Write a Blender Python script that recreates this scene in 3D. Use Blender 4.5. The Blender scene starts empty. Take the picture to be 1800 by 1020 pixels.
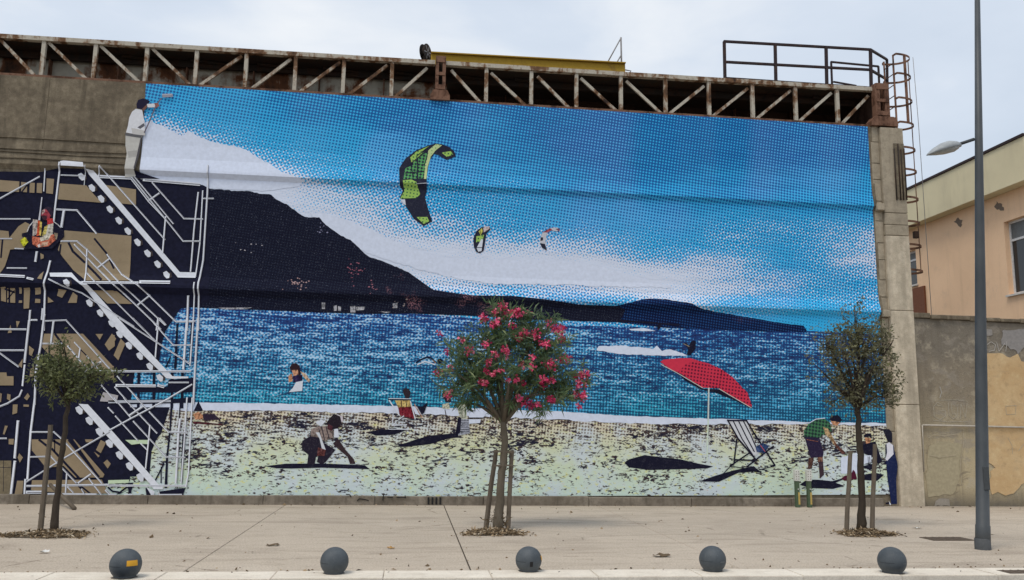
import bpy, bmesh, math, random
import numpy as np
from mathutils import Vector, Matrix

scene = bpy.context.scene
COL = scene.collection
random.seed(7)
rng = np.random.default_rng(7)

# ------------------------------------------------------------------ camera
F = 1498.0                      # focal length in photo pixels (1800 wide)
CAM = Vector((0.0, 0.0, 1.75))
YAW, PITCH, ROLL = math.radians(6.62), math.radians(8.99), 0.0139
fwd = Vector((math.sin(YAW) * math.cos(PITCH), math.cos(YAW) * math.cos(PITCH), math.sin(PITCH)))
r0 = Vector((math.cos(YAW), -math.sin(YAW), 0.0))
u0 = r0.cross(fwd)
RT = (r0 * math.cos(ROLL) + u0 * math.sin(ROLL)).normalized()
UP = (u0 * math.cos(ROLL) - r0 * math.sin(ROLL)).normalized()
cam_data = bpy.data.cameras.new('camera')
cam_data.sensor_width = 36.0
cam_data.lens = 36.0 * F / 1800.0
cam_data.clip_start = 0.05
cam_data.clip_end = 2000.0
cam = bpy.data.objects.new('camera', cam_data)
m = Matrix((RT, UP, -fwd)).transposed().to_4x4()
m.translation = CAM
cam.matrix_world = m
COL.objects.link(cam)
scene.camera = cam

# ------------------------------------------------------------------ world: overcast sky
SUN_EL, SUN_AZ = math.radians(62), math.radians(222)   # azimuth clockwise from +Y
world = bpy.data.worlds.new('World')
scene.world = world
world.use_nodes = True
wt = world.node_tree
wt.nodes.clear()
def wn(t, **k):
    n = wt.nodes.new(t)
    for a, b in k.items():
        setattr(n, a, b)
    return n
wl = wt.links.new
w_out = wn('ShaderNodeOutputWorld')
w_bg = wn('ShaderNodeBackground')
w_bg.inputs['Strength'].default_value = 0.1
w_sky = wn('ShaderNodeTexSky', sky_type='NISHITA', sun_disc=False)
w_sky.sun_elevation = SUN_EL
w_sky.sun_rotation = SUN_AZ
w_sky.air_density = 1.4
w_sky.dust_density = 3.0
w_tc = wn('ShaderNodeTexCoord')
w_map = wn('ShaderNodeMapping')
w_map.inputs['Scale'].default_value = (1.0, 1.0, 2.2)
w_map.inputs['Location'].default_value = (0.05, 0.30, 0.15)
w_no = wn('ShaderNodeTexNoise')
w_no.inputs['Scale'].default_value = 1.9
w_no.inputs['Detail'].default_value = 6.0
w_no.inputs['Roughness'].default_value = 0.5
w_no.inputs['Distortion'].default_value = 0.4
w_rp = wn('ShaderNodeValToRGB')
e = w_rp.color_ramp.elements
e[0].position, e[0].color = 0.34, (5.6, 6.4, 7.5, 1)
e[1].position, e[1].color = 0.64, (9.0, 9.2, 9.4, 1)
x = w_rp.color_ramp.elements.new(0.5); x.color = (6.7, 7.4, 8.4, 1)
w_mx = wn('ShaderNodeMix', data_type='RGBA')
w_mx.inputs[0].default_value = 0.86
wl(w_tc.outputs['Generated'], w_map.inputs['Vector'])
wl(w_map.outputs['Vector'], w_no.inputs['Vector'])
wl(w_no.outputs['Fac'], w_rp.inputs['Fac'])
wl(w_sky.outputs['Color'], w_mx.inputs[6])
wl(w_rp.outputs['Color'], w_mx.inputs[7])
wl(w_mx.outputs[2], w_bg.inputs['Color'])
wl(w_bg.outputs['Background'], w_out.inputs['Surface'])

sun = bpy.data.lights.new('sun', 'SUN')
sun.energy = 1.5
sun.angle = math.radians(20)
sun.color = (1.0, 0.93, 0.83)
sun_ob = bpy.data.objects.new('sun', sun)
sd = Vector((math.sin(SUN_AZ) * math.cos(SUN_EL), math.cos(SUN_AZ) * math.cos(SUN_EL), math.sin(SUN_EL)))
sun_ob.rotation_euler = sd.to_track_quat('Z', 'Y').to_euler()
sun_ob.location = (-8, -10, 30)
COL.objects.link(sun_ob)

scene.view_settings.view_transform = 'Standard'
scene.view_settings.look = 'None'
scene.view_settings.exposure = 0.17
scene.view_settings.gamma = 1.0
scene.view_settings.use_curve_mapping = False

# ------------------------------------------------------------------ measuring: photo pixel -> point in the place
def ray(px, py):
    return RT * ((px - 900.0) / F) - UP * ((py - 510.0) / F) + fwd
def onY(px, py, Y):
    d = ray(px, py); return CAM + d * ((Y - CAM.y) / d.y)
def onX(px, py, X):
    d = ray(px, py); return CAM + d * ((X - CAM.x) / d.x)
def onZ(px, py, Z=0.0):
    d = ray(px, py); return CAM + d * ((Z - CAM.z) / d.z)
D = onZ(900, 888).y             # plane of the mural wall

# ------------------------------------------------------------------ object helpers
def tag(o, label=None, cat=None, group=None, kind=None):
    if label: o['label'] = label
    if cat: o['category'] = cat
    if group: o['group'] = group
    if kind: o['kind'] = kind
    return o
def link(name, me, mats=None, parent=None):
    o = bpy.data.objects.new(name, me)
    COL.objects.link(o)
    if mats is not None and not me.materials:
        for mm in (mats if isinstance(mats, (list, tuple)) else [mats]):
            me.materials.append(mm)
    if parent is not None:
        o.parent = parent
        o.matrix_parent_inverse = parent.matrix_world.inverted() if False else Matrix.Translation(-parent.location)
    return o
def empty(name, loc=(0, 0, 0)):
    o = bpy.data.objects.new(name, None)
    o.location = loc
    o.empty_display_size = 0.2
    COL.objects.link(o)
    return o
def from_bm(name, bm, mat, parent=None, smooth=False):
    me = bpy.data.meshes.new(name)
    bm.normal_update()
    bm.to_mesh(me); bm.free()
    if smooth:
        for p in me.polygons: p.use_smooth = True
    return link(name, me, mat, parent)
def add_box(bm, x0, x1, y0, y1, z0, z1, bevel=0.0):
    vs = [bm.verts.new(c) for c in ((x0,y0,z0),(x1,y0,z0),(x1,y1,z0),(x0,y1,z0),(x0,y0,z1),(x1,y0,z1),(x1,y1,z1),(x0,y1,z1))]
    fs = [bm.faces.new([vs[i] for i in f]) for f in ((0,3,2,1),(4,5,6,7),(0,1,5,4),(1,2,6,5),(2,3,7,6),(3,0,4,7))]
    if bevel:
        es = list({e for f in fs for e in f.edges})
        bmesh.ops.bevel(bm, geom=es, offset=bevel, segments=2, affect='EDGES', profile=0.6)
def box(name, x0, x1, y0, y1, z0, z1, mat, parent=None, bevel=0.0):
    bm = bmesh.new(); add_box(bm, x0, x1, y0, y1, z0, z1, bevel)
    return from_bm(name, bm, mat, parent)
def add_bar(bm, a, b, w, d=None, up=Vector((0, 1, 0))):
    """square bar from a to b: w across (in the wall plane), d along up"""
    a, b = Vector(a), Vector(b)
    d = d or w
    t = (b - a).normalized()
    s = t.cross(up)
    if s.length < 1e-4: s = t.cross(Vector((1, 0, 0)))
    s.normalize(); n = s.cross(t).normalized()
    q = []
    for p in (a, b):
        for i, j in ((-1,-1),(1,-1),(1,1),(-1,1)):
            q.append(bm.verts.new(p + s * (i * w / 2) + n * (j * d / 2)))
    for f in ((3,2,1,0),(4,5,6,7),(0,1,5,4),(1,2,6,5),(2,3,7,6),(3,0,4,7)):
        bm.faces.new([q[i] for i in f])
def bar(name, a, b, w, d, mat, parent=None, up=Vector((0, 1, 0))):
    bm = bmesh.new(); add_bar(bm, a, b, w, d, up)
    return from_bm(name, bm, mat, parent)
def add_tube(bm, pts, radii, seg=10, cap=True, squash=None):
    pts = [Vector(p) for p in pts]
    rings = []
    ref = Vector((0.13, 0.97, 0.21)).normalized()
    for i, p in enumerate(pts):
        t = (pts[min(i+1, len(pts)-1)] - pts[max(i-1, 0)]).normalized()
        s = t.cross(ref)
        if s.length < 0.05: s = t.cross(Vector((1, 0, 0)))
        s.normalize(); n = s.cross(t)
        r = radii[i] if isinstance(radii, (list, tuple)) else radii
        rings.append([bm.verts.new(p + (s * math.cos(2*math.pi*k/seg) + n * math.sin(2*math.pi*k/seg)) * r) for k in range(seg)])
    for a, b in zip(rings[:-1], rings[1:]):
        for k in range(seg):
            bm.faces.new((a[k], a[(k+1) % seg], b[(k+1) % seg], b[k]))
    if cap:
        bm.faces.new(rings[0][::-1]); bm.faces.new(rings[-1])
def tube(name, pts, radii, mat, parent=None, seg=10, smooth=True):
    bm = bmesh.new(); add_tube(bm, pts, radii, seg)
    bmesh.ops.recalc_face_normals(bm, faces=bm.faces)
    return from_bm(name, bm, mat, parent, smooth)
def add_lathe(bm, prof, c=(0, 0, 0), seg=32):
    rings = []
    for r, z in prof:
        if r < 1e-5: rings.append([bm.verts.new((c[0], c[1], c[2] + z))])
        else: rings.append([bm.verts.new((c[0] + r*math.cos(2*math.pi*k/seg), c[1] + r*math.sin(2*math.pi*k/seg), c[2] + z)) for k in range(seg)])
    for a, b in zip(rings[:-1], rings[1:]):
        for k in range(seg):
            k2 = (k+1) % seg
            if len(a) == 1: bm.faces.new((a[0], b[k2], b[k]))
            elif len(b) == 1: bm.faces.new((a[k], a[k2], b[0]))
            else: bm.faces.new((a[k], a[k2], b[k2], b[k]))
    bmesh.ops.recalc_face_normals(bm, faces=bm.faces)

# ------------------------------------------------------------------ material helpers
class NT:
    def __init__(s, name, rough=0.85, spec=0.25):
        s.m = bpy.data.materials.new(name); s.m.use_nodes = True
        s.t = s.m.node_tree
        s.b = s.t.nodes['Principled BSDF']
        s.b.inputs['Roughness'].default_value = rough
        s.b.inputs['Specular IOR Level'].default_value = spec
        s._tc = None
    def node(s, t, **k):
        n = s.t.nodes.new(t)
        for a, b in k.items(): setattr(n, a, b)
        return n
    def put(s, sock, v):
        if isinstance(v, bpy.types.NodeSocket): s.t.links.new(v, sock)
        else: sock.default_value = v
    def co(s):
        if s._tc is None: s._tc = s.node('ShaderNodeNewGeometry').outputs['Position']
        return s._tc
    def ob(s):
        return s.node('ShaderNodeTexCoord').outputs['Object']
    def math(s, op, a, b=0.0, c=0.0, clamp=False):
        n = s.node('ShaderNodeMath', operation=op, use_clamp=clamp)
        s.put(n.inputs[0], a); s.put(n.inputs[1], b)
        if op in ('MULTIPLY_ADD', 'SMOOTH_MIN', 'WRAP'): s.put(n.inputs[2], c)
        return n.outputs[0]
    def dot(s, v, w):
        n = s.node('ShaderNodeVectorMath', operation='DOT_PRODUCT')
        s.put(n.inputs[0], v); n.inputs[1].default_value = w
        return n.outputs['Value']
    def map(s, v, scale=(1,1,1), loc=(0,0,0), rot=(0,0,0)):
        n = s.node('ShaderNodeMapping'); s.put(n.inputs['Vector'], v)
        n.inputs['Scale'].default_value = scale; n.inputs['Location'].default_value = loc; n.inputs['Rotation'].default_value = rot
        return n.outputs[0]
    def noise(s, v, scale=1.0, detail=3.0, rough=0.55, dist=0.0):
        n = s.node('ShaderNodeTexNoise'); s.put(n.inputs['Vector'], v)
        n.inputs['Scale'].default_value = scale; n.inputs['Detail'].default_value = detail
        n.inputs['Roughness'].default_value = rough; n.inputs['Distortion'].default_value = dist
        return n.outputs['Fac']
    def rng(s, v, a, b, c=0.0, d=1.0, smooth=False):
        n = s.node('ShaderNodeMapRange')
        if smooth: n.interpolation_type = 'SMOOTHSTEP'
        s.put(n.inputs[0], v)
        for i, q in enumerate((a, b, c, d)): s.put(n.inputs[1+i], q)
        return n.outputs[0]
    def mix(s, f, a, b, mode='MIX'):
        n = s.node('ShaderNodeMix', data_type='RGBA', blend_type=mode)
        s.put(n.inputs[0], f)
        for i, q in ((6, a), (7, b)):
            if not isinstance(q, bpy.types.NodeSocket) and len(q) == 3: q = (*q, 1)
            s.put(n.inputs[i], q)
        return n.outputs[2]
    def ramp(s, f, stops):
        n = s.node('ShaderNodeValToRGB'); el = n.color_ramp.elements
        while len(el) < len(stops): el.new(0.5)
        for q, (p, c) in zip(el, stops): q.position = p; q.color = (*c, 1)
        s.put(n.inputs[0], f); return n.outputs[0]
    def attr(s, name):
        n = s.node('ShaderNodeAttribute'); n.attribute_name = name; return n.outputs['Fac']
    def color(s, c):
        if not isinstance(c, bpy.types.NodeSocket) and len(c) == 3: c = (*c, 1)
        s.put(s.b.inputs['Base Color'], c); return s
    def bump(s, h, dist=0.01, strength=0.6):
        n = s.node('ShaderNodeBump'); n.inputs['Strength'].default_value = strength; n.inputs['Distance'].default_value = dist
        s.put(n.inputs['Height'], h); s.t.links.new(n.outputs[0], s.b.inputs['Normal']); return s
    def screen(s, x, z, p, ang, cov, sharp=7.0, ph=0.0):
        """halftone screen: dots of ink of the given coverage, period p metres"""
        k = 2 * math.pi / p; ca, sa = math.cos(math.radians(ang)), math.sin(math.radians(ang))
        u = s.math('ADD', s.math('MULTIPLY_ADD', x, k*ca, ph), s.math('MULTIPLY', z, k*sa))
        v = s.math('ADD', s.math('MULTIPLY_ADD', x, -k*sa, ph), s.math('MULTIPLY', z, k*ca))
        g = s.math('MULTIPLY_ADD', s.math('ADD', s.math('COSINE', u), s.math('COSINE', v)), 0.25, 0.5)
        return s.math('MULTIPLY_ADD', s.math('SUBTRACT', cov, g), sharp, 0.5, clamp=True)
    def xz(s):
        n = s.node('ShaderNodeSeparateXYZ'); s.t.links.new(s.co(), n.inputs[0])
        return n.outputs[0], n.outputs[2]

_flat = {}
def flat(c, rough=0.8, var=0.12):
    """plain ink or paint with a little unevenness"""
    key = (tuple(round(q, 3) for q in c), rough)
    if key not in _flat:
        t = NT('paint', rough, 0.12 if rough > 0.8 else 0.25)
        n = t.noise(t.co(), 14, 3)
        t.color(t.mix(t.rng(n, 0.3, 0.7), tuple(q*(1-var) for q in c), tuple(min(1, q*(1+var)) for q in c)))
        _flat[key] = t.m
    return _flat[key]

def ink(c):
    """printed ink: screened, blotchy like a blown-up photograph"""
    key = ('ink', tuple(round(q, 3) for q in c))
    if key not in _flat:
        t = NT('print ink', 0.85, 0.1); x, z = t.xz()
        n = t.noise(t.co(), 13, 4, 0.7, 0.5); n2 = t.noise(t.co(), 34, 2, 0.6)
        lum = sum(c) / 3
        k = 0.75 if lum > 0.04 else 0.0
        col = t.mix(t.math('MULTIPLY', t.rng(n, 0.535, 0.575), k), c, tuple(q * 0.16 + 0.004 for q in c))
        col = t.mix(t.rng(n, 0.43, 0.39, 0, 0.6 if lum > 0.04 else 0.25), col, tuple(min(0.85, q * 1.5 + 0.05) for q in c))
        col = t.mix(t.math('MULTIPLY', t.screen(x, z, 0.07, -8, 0.33, 5), 0.45 if lum > 0.04 else 0.15), col, tuple(q * 0.3 for q in c))
        t.color(t.mix(t.rng(n2, 0.64, 0.68, 0, 0.4), col, tuple(min(0.8, q * 1.3 + 0.06) for q in c)))
        _flat[key] = t.m
    return _flat[key]

def concrete(name, base, dark, scale=1.0, streak=0.5, speck=0.5, rough=0.93, light=None):
    t = NT(name, rough, 0.15)
    p = t.co()
    n1 = t.noise(p, 0.55*scale, 5, 0.6, 0.3)
    n2 = t.noise(p, 4.0*scale, 5, 0.65)
    n3 = t.noise(t.map(p, (3.0, 3.0, 0.22)), 1.0*scale, 4, 0.6)
    n4 = t.noise(p, 38*scale, 3, 0.7)
    c = t.mix(t.rng(n1, 0.35, 0.68), base, dark)
    if light: c = t.mix(t.rng(n2, 0.55, 0.75, 0, 0.6), c, light)
    c = t.mix(t.math('MULTIPLY', t.rng(n3, 0.5, 0.72), streak), c, tuple(q*0.55 for q in dark))
    c = t.mix(t.rng(n2, 0.36, 0.58, 0.5, 0.0), c, tuple(q*0.6 for q in dark))
    c = t.mix(t.math('MULTIPLY', t.rng(n4, 0.56, 0.72), speck), c, tuple(q*0.45 for q in dark))
    t.color(c)
    t.bump(t.math('ADD', t.math('MULTIPLY', n2, 1.2), n4), 0.02, 0.55)
    return t.m

def rusty(name, paint, rust, amount=0.5, scale=2.0, dark=(0.03, 0.016, 0.01)):
    t = NT(name, 0.8, 0.3)
    p = t.co()
    n1 = t.noise(p, scale, 6, 0.65, 0.4)
    n2 = t.noise(t.map(p, (6, 6, 0.8)), scale*0.6, 4, 0.6)
    n3 = t.noise(p, scale*9, 3, 0.6)
    f = t.math('ADD', t.math('MULTIPLY', n1, 0.7), t.math('MULTIPLY', n2, 0.3))
    k = 0.62 - 0.28*amount
    c = t.mix(t.rng(n3, 0.3, 0.7), tuple(q*0.82 for q in paint), paint)
    c = t.mix(t.rng(f, k, k+0.07), c, rust)
    c = t.mix(t.rng(f, k+0.06, k+0.17), c, dark)
    t.color(c)
    t.bump(t.math('ADD', f, t.math('MULTIPLY', n3, 0.4)), 0.008, 0.5)
    return t.m

# ------------------------------------------------------------------ materials of the setting
M = {}
M['concrete_dark'] = concrete('stained concrete', (0.265, 0.22, 0.155), (0.15, 0.122, 0.088), 1.7, 0.8, 1.0, light=(0.31, 0.26, 0.19))
M['concrete_pillar'] = concrete('pillar concrete', (0.68, 0.59, 0.45), (0.54, 0.465, 0.355), 1.2, 0.6, 0.45, light=(0.74, 0.67, 0.54))
M['concrete_block'] = concrete('block concrete', (0.47, 0.40, 0.30), (0.35, 0.30, 0.225), 1.6, 0.45, 0.5)
M['plinth'] = concrete('plinth concrete', (0.30, 0.26, 0.21), (0.16, 0.135, 0.105), 2.0, 0.6, 0.6)
M['rust'] = rusty('rusted steel', (0.21, 0.11, 0.07), (0.10, 0.045, 0.025), 0.5, 2.6)
M['truss'] = rusty('flaking grey truss paint', (0.50, 0.455, 0.375), (0.19, 0.10, 0.05), 0.50, 2.3)
M['web_pale'] = rusty('grey girder plate', (0.50, 0.48, 0.41), (0.16, 0.06, 0.025), 0.55, 0.9)
M['web_dark'] = rusty('dark girder plate', (0.085, 0.05, 0.038), (0.05, 0.025, 0.018), 0.5, 1.1, (0.014, 0.008, 0.007))
M['soot'] = rusty('sooty steel', (0.03, 0.022, 0.018), (0.045, 0.022, 0.013), 0.5, 2.0, (0.012, 0.009, 0.008))
M['rail_dark'] = rusty('dark brown railing', (0.035, 0.022, 0.024), (0.06, 0.03, 0.022), 0.3, 5)
M['crane_yellow'] = rusty('worn yellow paint', (0.42, 0.26, 0.03), (0.26, 0.15, 0.03), 0.25, 1.6, (0.1, 0.06, 0.02))
M['galv'] = flat((0.26, 0.25, 0.25), 0.5)
M['black_rubber'] = flat((0.018, 0.017, 0.018), 0.7)

def pavement_mat():
    t = NT('worn screed', 0.95, 0.12)
    p = t.co()
    n1 = t.noise(p, 0.22, 5, 0.6, 0.5)
    n2 = t.noise(t.map(p, (1.0, 2.4, 1)), 1.1, 6, 0.65)
    n3 = t.noise(p, 40, 4, 0.75)
    n4 = t.noise(t.map(p, (0.9, 5.0, 1)), 2.2, 4, 0.6, 0.6)
    n5 = t.noise(p, 9, 5, 0.7)
    c = t.mix(t.rng(n1, 0.36, 0.66), (0.57, 0.49, 0.395), (0.48, 0.41, 0.33))
    c = t.mix(t.rng(n2, 0.5, 0.74, 0, 0.55), c, (0.63, 0.54, 0.43))
    c = t.mix(t.rng(n4, 0.55, 0.72, 0, 0.5), c, (0.33, 0.27, 0.21))
    c = t.mix(t.rng(n5, 0.57, 0.7, 0, 0.4), c, (0.32, 0.265, 0.205))
    n6 = t.noise(t.map(p, (0.35, 1.6, 1), (3, 1, 0)), 1.0, 5, 0.7, 0.8)
    c = t.mix(t.rng(n6, 0.52, 0.66, 0, 0.6), c, (0.32, 0.265, 0.21))
    c = t.mix(t.rng(t.noise(t.map(p, (1, 1.5, 1), (2, 7, 0)), 3.2, 5, 0.75, 0.6), 0.62, 0.70, 0, 0.55), c, (0.23, 0.19, 0.15))
    n7 = t.noise(t.map(p, (0.8, 1.2, 1), (8, 3, 0)), 0.5, 4, 0.6, 0.5)
    c = t.mix(t.rng(n7, 0.60, 0.64, 0, 0.30), c, (0.64, 0.56, 0.46))
    vo = t.node('ShaderNodeTexVoronoi', feature='DISTANCE_TO_EDGE'); t.put(vo.inputs['Vector'], t.map(p, (1, 1, 1))); vo.inputs['Scale'].default_value = 0.33
    nz = t.noise(p, 2.5, 4, 0.7)
    cr = t.math('MULTIPLY', t.rng(t.math('ADD', vo.outputs['Distance'], t.math('MULTIPLY_ADD', nz, 0.05, -0.025)), 0.0, 0.006, 1.0, 0.0), t.rng(n7, 0.5, 0.56))
    c = t.mix(t.math('MULTIPLY', cr, 0.6), c, (0.16, 0.13, 0.10))
    sy = t.node('ShaderNodeSeparateXYZ'); t.t.links.new(p, sy.inputs[0])
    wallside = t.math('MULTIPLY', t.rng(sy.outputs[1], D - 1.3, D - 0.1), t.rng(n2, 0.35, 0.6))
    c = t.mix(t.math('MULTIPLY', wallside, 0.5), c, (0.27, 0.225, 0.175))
    c = t.mix(t.rng(n3, 0.36, 0.56, 0.5, 0.0), c, (0.20, 0.165, 0.13))
    c = t.mix(t.rng(n3, 0.55, 0.72, 0.0, 0.5), c, (0.70, 0.61, 0.50))
    t.color(c)
    t.bump(t.math('ADD', t.math('MULTIPLY', n5, 0.7), n3), 0.015, 0.6)
    return t.m
M['pavement'] = pavement_mat()
def kerb_mat():
    t = NT('pale kerb concrete', 0.93, 0.15)
    p = t.co()
    n2 = t.noise(p, 2.2, 6, 0.65, 0.5); n3 = t.noise(p, 50, 3, 0.7); n4 = t.noise(t.map(p, (1, 3, 1)), 3.1, 4, 0.6)
    c = t.mix(t.rng(n2, 0.35, 0.66), (0.80, 0.73, 0.62), (0.68, 0.61, 0.51))
    c = t.mix(t.rng(n4, 0.56, 0.7, 0, 0.6), c, (0.52, 0.45, 0.37))
    c = t.mix(t.rng(n3, 0.32, 0.6, 0.3, 0.0), c, (0.33, 0.30, 0.26))
    t.color(c); t.bump(t.math('ADD', n2, n3), 0.01, 0.4)
    return t.m
M['kerb'] = kerb_mat()
def asphalt_mat():
    t = NT('asphalt', 0.9, 0.2); p = t.co()
    n = t.noise(p, 60, 3, 0.7); n2 = t.noise(p, 0.6, 4)
    t.color(t.mix(t.rng(n2, 0.35, 0.65), t.mix(n, (0.035, 0.035, 0.036), (0.075, 0.073, 0.07)), (0.075, 0.07, 0.066)))
    t.bump(n, 0.01, 0.6); return t.m
M['asphalt'] = asphalt_mat()

# ------------------------------------------------------------------ ground, road, pavement, kerb
kA, kB = onZ(0, 1007), onZ(1800, 999)
kslope = (kB.y - kA.y) / (kB.x - kA.x)
def kerb_y(x): return kA.y + kslope * (x - kA.x)
XL, XR = -34.0, 36.0
bm = bmesh.new(); add_box(bm, -450, 450, -450, 450, -0.6, -0.16)
tag(from_bm('ground', bm, concrete('bare ground', (0.26, 0.22, 0.17), (0.17, 0.145, 0.11))), kind='structure')
bm = bmesh.new(); add_box(bm, -90, 90, -6.5, kerb_y(0) - 0.4, -0.159, -0.13)
tag(from_bm('road', bm, M['asphalt']), kind='structure')

pave = empty('pavement', (0, D - 4, 0)); tag(pave, kind='structure')
xj = [onZ(480, 902).x, onZ(780, 888).x, onZ(1058, 893).x]
sp = (xj[2] - xj[0]) / 2
joints = [xj[0] + sp * k for k in range(-8, 10)]
joints[8], joints[9], joints[10] = xj
for a, b in zip(joints[:-1], joints[1:]):
    bm = bmesh.new(); g = 0.006
    q = [(a+g, kerb_y(a)), (b-g, kerb_y(b)), (b-g, D + 0.02), (a+g, D + 0.02)]
    lo = [bm.verts.new((x, y, -0.14)) for x, y in q]; hi = [bm.verts.new((x, y, 0.0)) for x, y in q]
    bm.faces.new(hi); bm.faces.new(lo[::-1])
    for i in range(4): bm.faces.new((lo[i], lo[(i+1) % 4], hi[(i+1) % 4], hi[i]))
    bmesh.ops.bevel(bm, geom=[e for e in bm.edges if e.verts[0].co.z > -0.01 and e.verts[1].co.z > -0.01], offset=0.006, segments=1, affect='EDGES')
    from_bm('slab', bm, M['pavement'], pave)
bm = bmesh.new(); add_box(bm, XL, XR, kerb_y(0) + 0.9, D, -0.15, -0.012)
from_bm('joint_filler', bm, flat((0.30, 0.25, 0.195), 0.95), pave)
box('open_joint', xj[1] - 0.007, xj[1] + 0.007, kerb_y(xj[1]) + 0.02, D - 0.12, 0.0006, 0.0012, flat((0.07, 0.058, 0.045), 0.95), pave)

kerb = empty('kerb', (0, kerb_y(0) - 0.25, 0)); tag(kerb, kind='structure')
KW = 0.52
x = XL; rk = random.Random(3)
while x < XR:
    L = 1.25
    bm = bmesh.new(); g = 0.003; dz = rk.uniform(-0.003, 0.003)
    q = [(x+g, kerb_y(x) - KW), (x+L-g, kerb_y(x+L) - KW), (x+L-g, kerb_y(x+L) - 0.008), (x+g, kerb_y(x) - 0.008)]
    lo = [bm.verts.new((a, b, -0.2)) for a, b in q]; hi = [bm.verts.new((a, b, 0.006 + dz)) for a, b in q]
    bm.faces.new(hi); bm.faces.new(lo[::-1])
    for i in range(4): bm.faces.new((lo[i], lo[(i+1) % 4], hi[(i+1) % 4], hi[i]))
    bmesh.ops.bevel(bm, geom=[e for e in bm.edges if min(v.co.z for v in e.verts) > -0.1], offset=0.007, segments=2, affect='EDGES')
    from_bm('kerb_stone', bm, M['kerb'], kerb)
    x += L

# ------------------------------------------------------------------ the mural wall
# ledge lines (the two bulges that cross the mural)
s1a, s1b = onY(256, 301, D), onY(1530, 361, D)
s2a, s2b = onY(358, 507, D), onY(1545, 550, D)
KS = 0.5 * ((s1b.z - s1a.z) / (s1b.x - s1a.x) + (s2b.z - s2a.z) / (s2b.x - s2a.x))
Z1 = 0.5 * (s1a.z - KS * s1a.x + s1b.z - KS * s1b.x)
Z2 = 0.5 * (s2a.z - KS * s2a.x + s2b.z - KS * s2b.x)
PROF = [(-50, 0.0), (Z2 - 0.15, 0.0), (Z2 - 0.01, 0.095), (Z2 + 0.05, 0.09), (Z2 + 0.26, 0.02), (Z2 + 0.5, 0.0),
        (Z1 - 0.12, 0.0), (Z1 - 0.01, 0.07), (Z1 + 0.05, 0.065), (Z1 + 0.30, 0.02), (Z1 + 0.62, 0.0), (50, 0.0)]
def prof(x, z):
    zz = z - KS * x
    for (a, p), (b, q) in zip(PROF[:-1], PROF[1:]):
        if zz <= b: return p + (q - p) * (zz - a) / (b - a)
    return 0.0
top_a, top_b = onY(256, 146, D), onY(1526, 222, D)
def top_z(x): return top_a.z + (top_b.z - top_a.z) * (x - top_a.x) / (top_b.x - top_a.x)
X_edge = onY(1567, 872, D).x       # right edge of the print
X_in = onY(1581, 886, D).x
X_out = onY(1624, 889, D).x
X_wl = -19.5

wall = empty('industrial_wall', (0, D, 0))
tag(wall, 'long stained concrete factory wall that carries the beach mural', 'wall')
bm = bmesh.new()
def wall_piece(bm, xa, xb, zb, yoff):
    for xx in (xa, xb): pass
    zs = [p for p, _ in PROF if zb < p + KS * xa and p + KS * xa < top_z(xa)]
    cols = []
    for xx in (xa, xb):
        c = [(zb, 0.0)] + [(p + KS * xx, o) for p, o in PROF[1:-1]] + [(top_z(xx), 0.0)]
        cols.append([bm.verts.new((xx, D + yoff - o, z)) for z, o in c])
    for i in range(len(cols[0]) - 1):
        bm.faces.new((cols[0][i], cols[1][i], cols[1][i+1], cols[0][i+1]))
    back = [[bm.verts.new((xx, D + 0.6, z)) for z in (zb, top_z(xx))] for xx in (xa, xb)]
    bm.faces.new((cols[0][-1], cols[1][-1], back[1][1], back[0][1]))
    bm.faces.new((back[0][0], back[0][1], back[1][1], back[1][0]))
    bm.faces.new([*cols[0][::-1], back[0][0], back[0][1]][::-1])
    bm.faces.new([*cols[1], back[1][1], back[1][0]])
# precast panels, with narrow joints
cuts = [X_wl, -15.2, -12.2, -8.25, -4.2, 0.1, 4.2, 8.2, X_edge + 0.02]
for a, b in zip(cuts[:-1], cuts[1:]):
    bm = bmesh.new(); wall_piece(bm, a, b - 0.006, -0.3, 0.02)
    bmesh.ops.recalc_face_normals(bm, faces=bm.faces)
    from_bm('concrete_panel', bm, M['concrete_dark'], wall)
box('joint_backing', X_wl, X_edge, D + 0.2, D + 0.598, -0.3, top_z(X_edge) - 0.3, M['concrete_dark'], wall)  # unseen backing, added to block light through the panel joints
# horizontal board marks on the bare ledge at the upper left
for k, (zo, th, pr) in enumerate([(0.12, 0.02, 0.07), (0.27, 0.012, 0.05), (0.36, 0.03, 0.035), (0.60, 0.014, 0.02)]):
    xa, xb = X_wl, onY(222, 280, D).x
    bm = bmesh.new()
    pts = []
    for xx in np.linspace(xa, xb, 14):
        z = Z1 + KS * xx + zo + 0.006 * math.sin(xx * 2.1 + k)
        pts.append((xx, D + 0.02 - prof(xx, z) - 0.002 + 0.006*math.sin(xx*3.3+k*2), z + 0.012*math.sin(xx*1.3+2*k)))
    for p, q in zip(pts[:-1], pts[1:]): add_bar(bm, p, q, th, 0.05)
    from_bm('board_ridge', bm, M['concrete_dark'], wall)
# plinth, in lengths
zp = onY(900, 873, D - 0.12).z
x = X_wl; xe = onY(1549, 880, D).x
rk = random.Random(5)
while x < xe - 0.3:
    L = min(2.35, xe - x)
    box('plinth_stone', x + 0.004, x + L - 0.004, D - 0.12 - rk.uniform(0, 0.012), D + 0.01, -0.05, zp + rk.uniform(-0.012, 0.008), M['plinth'], wall, 0.015)
    x += L
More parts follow.
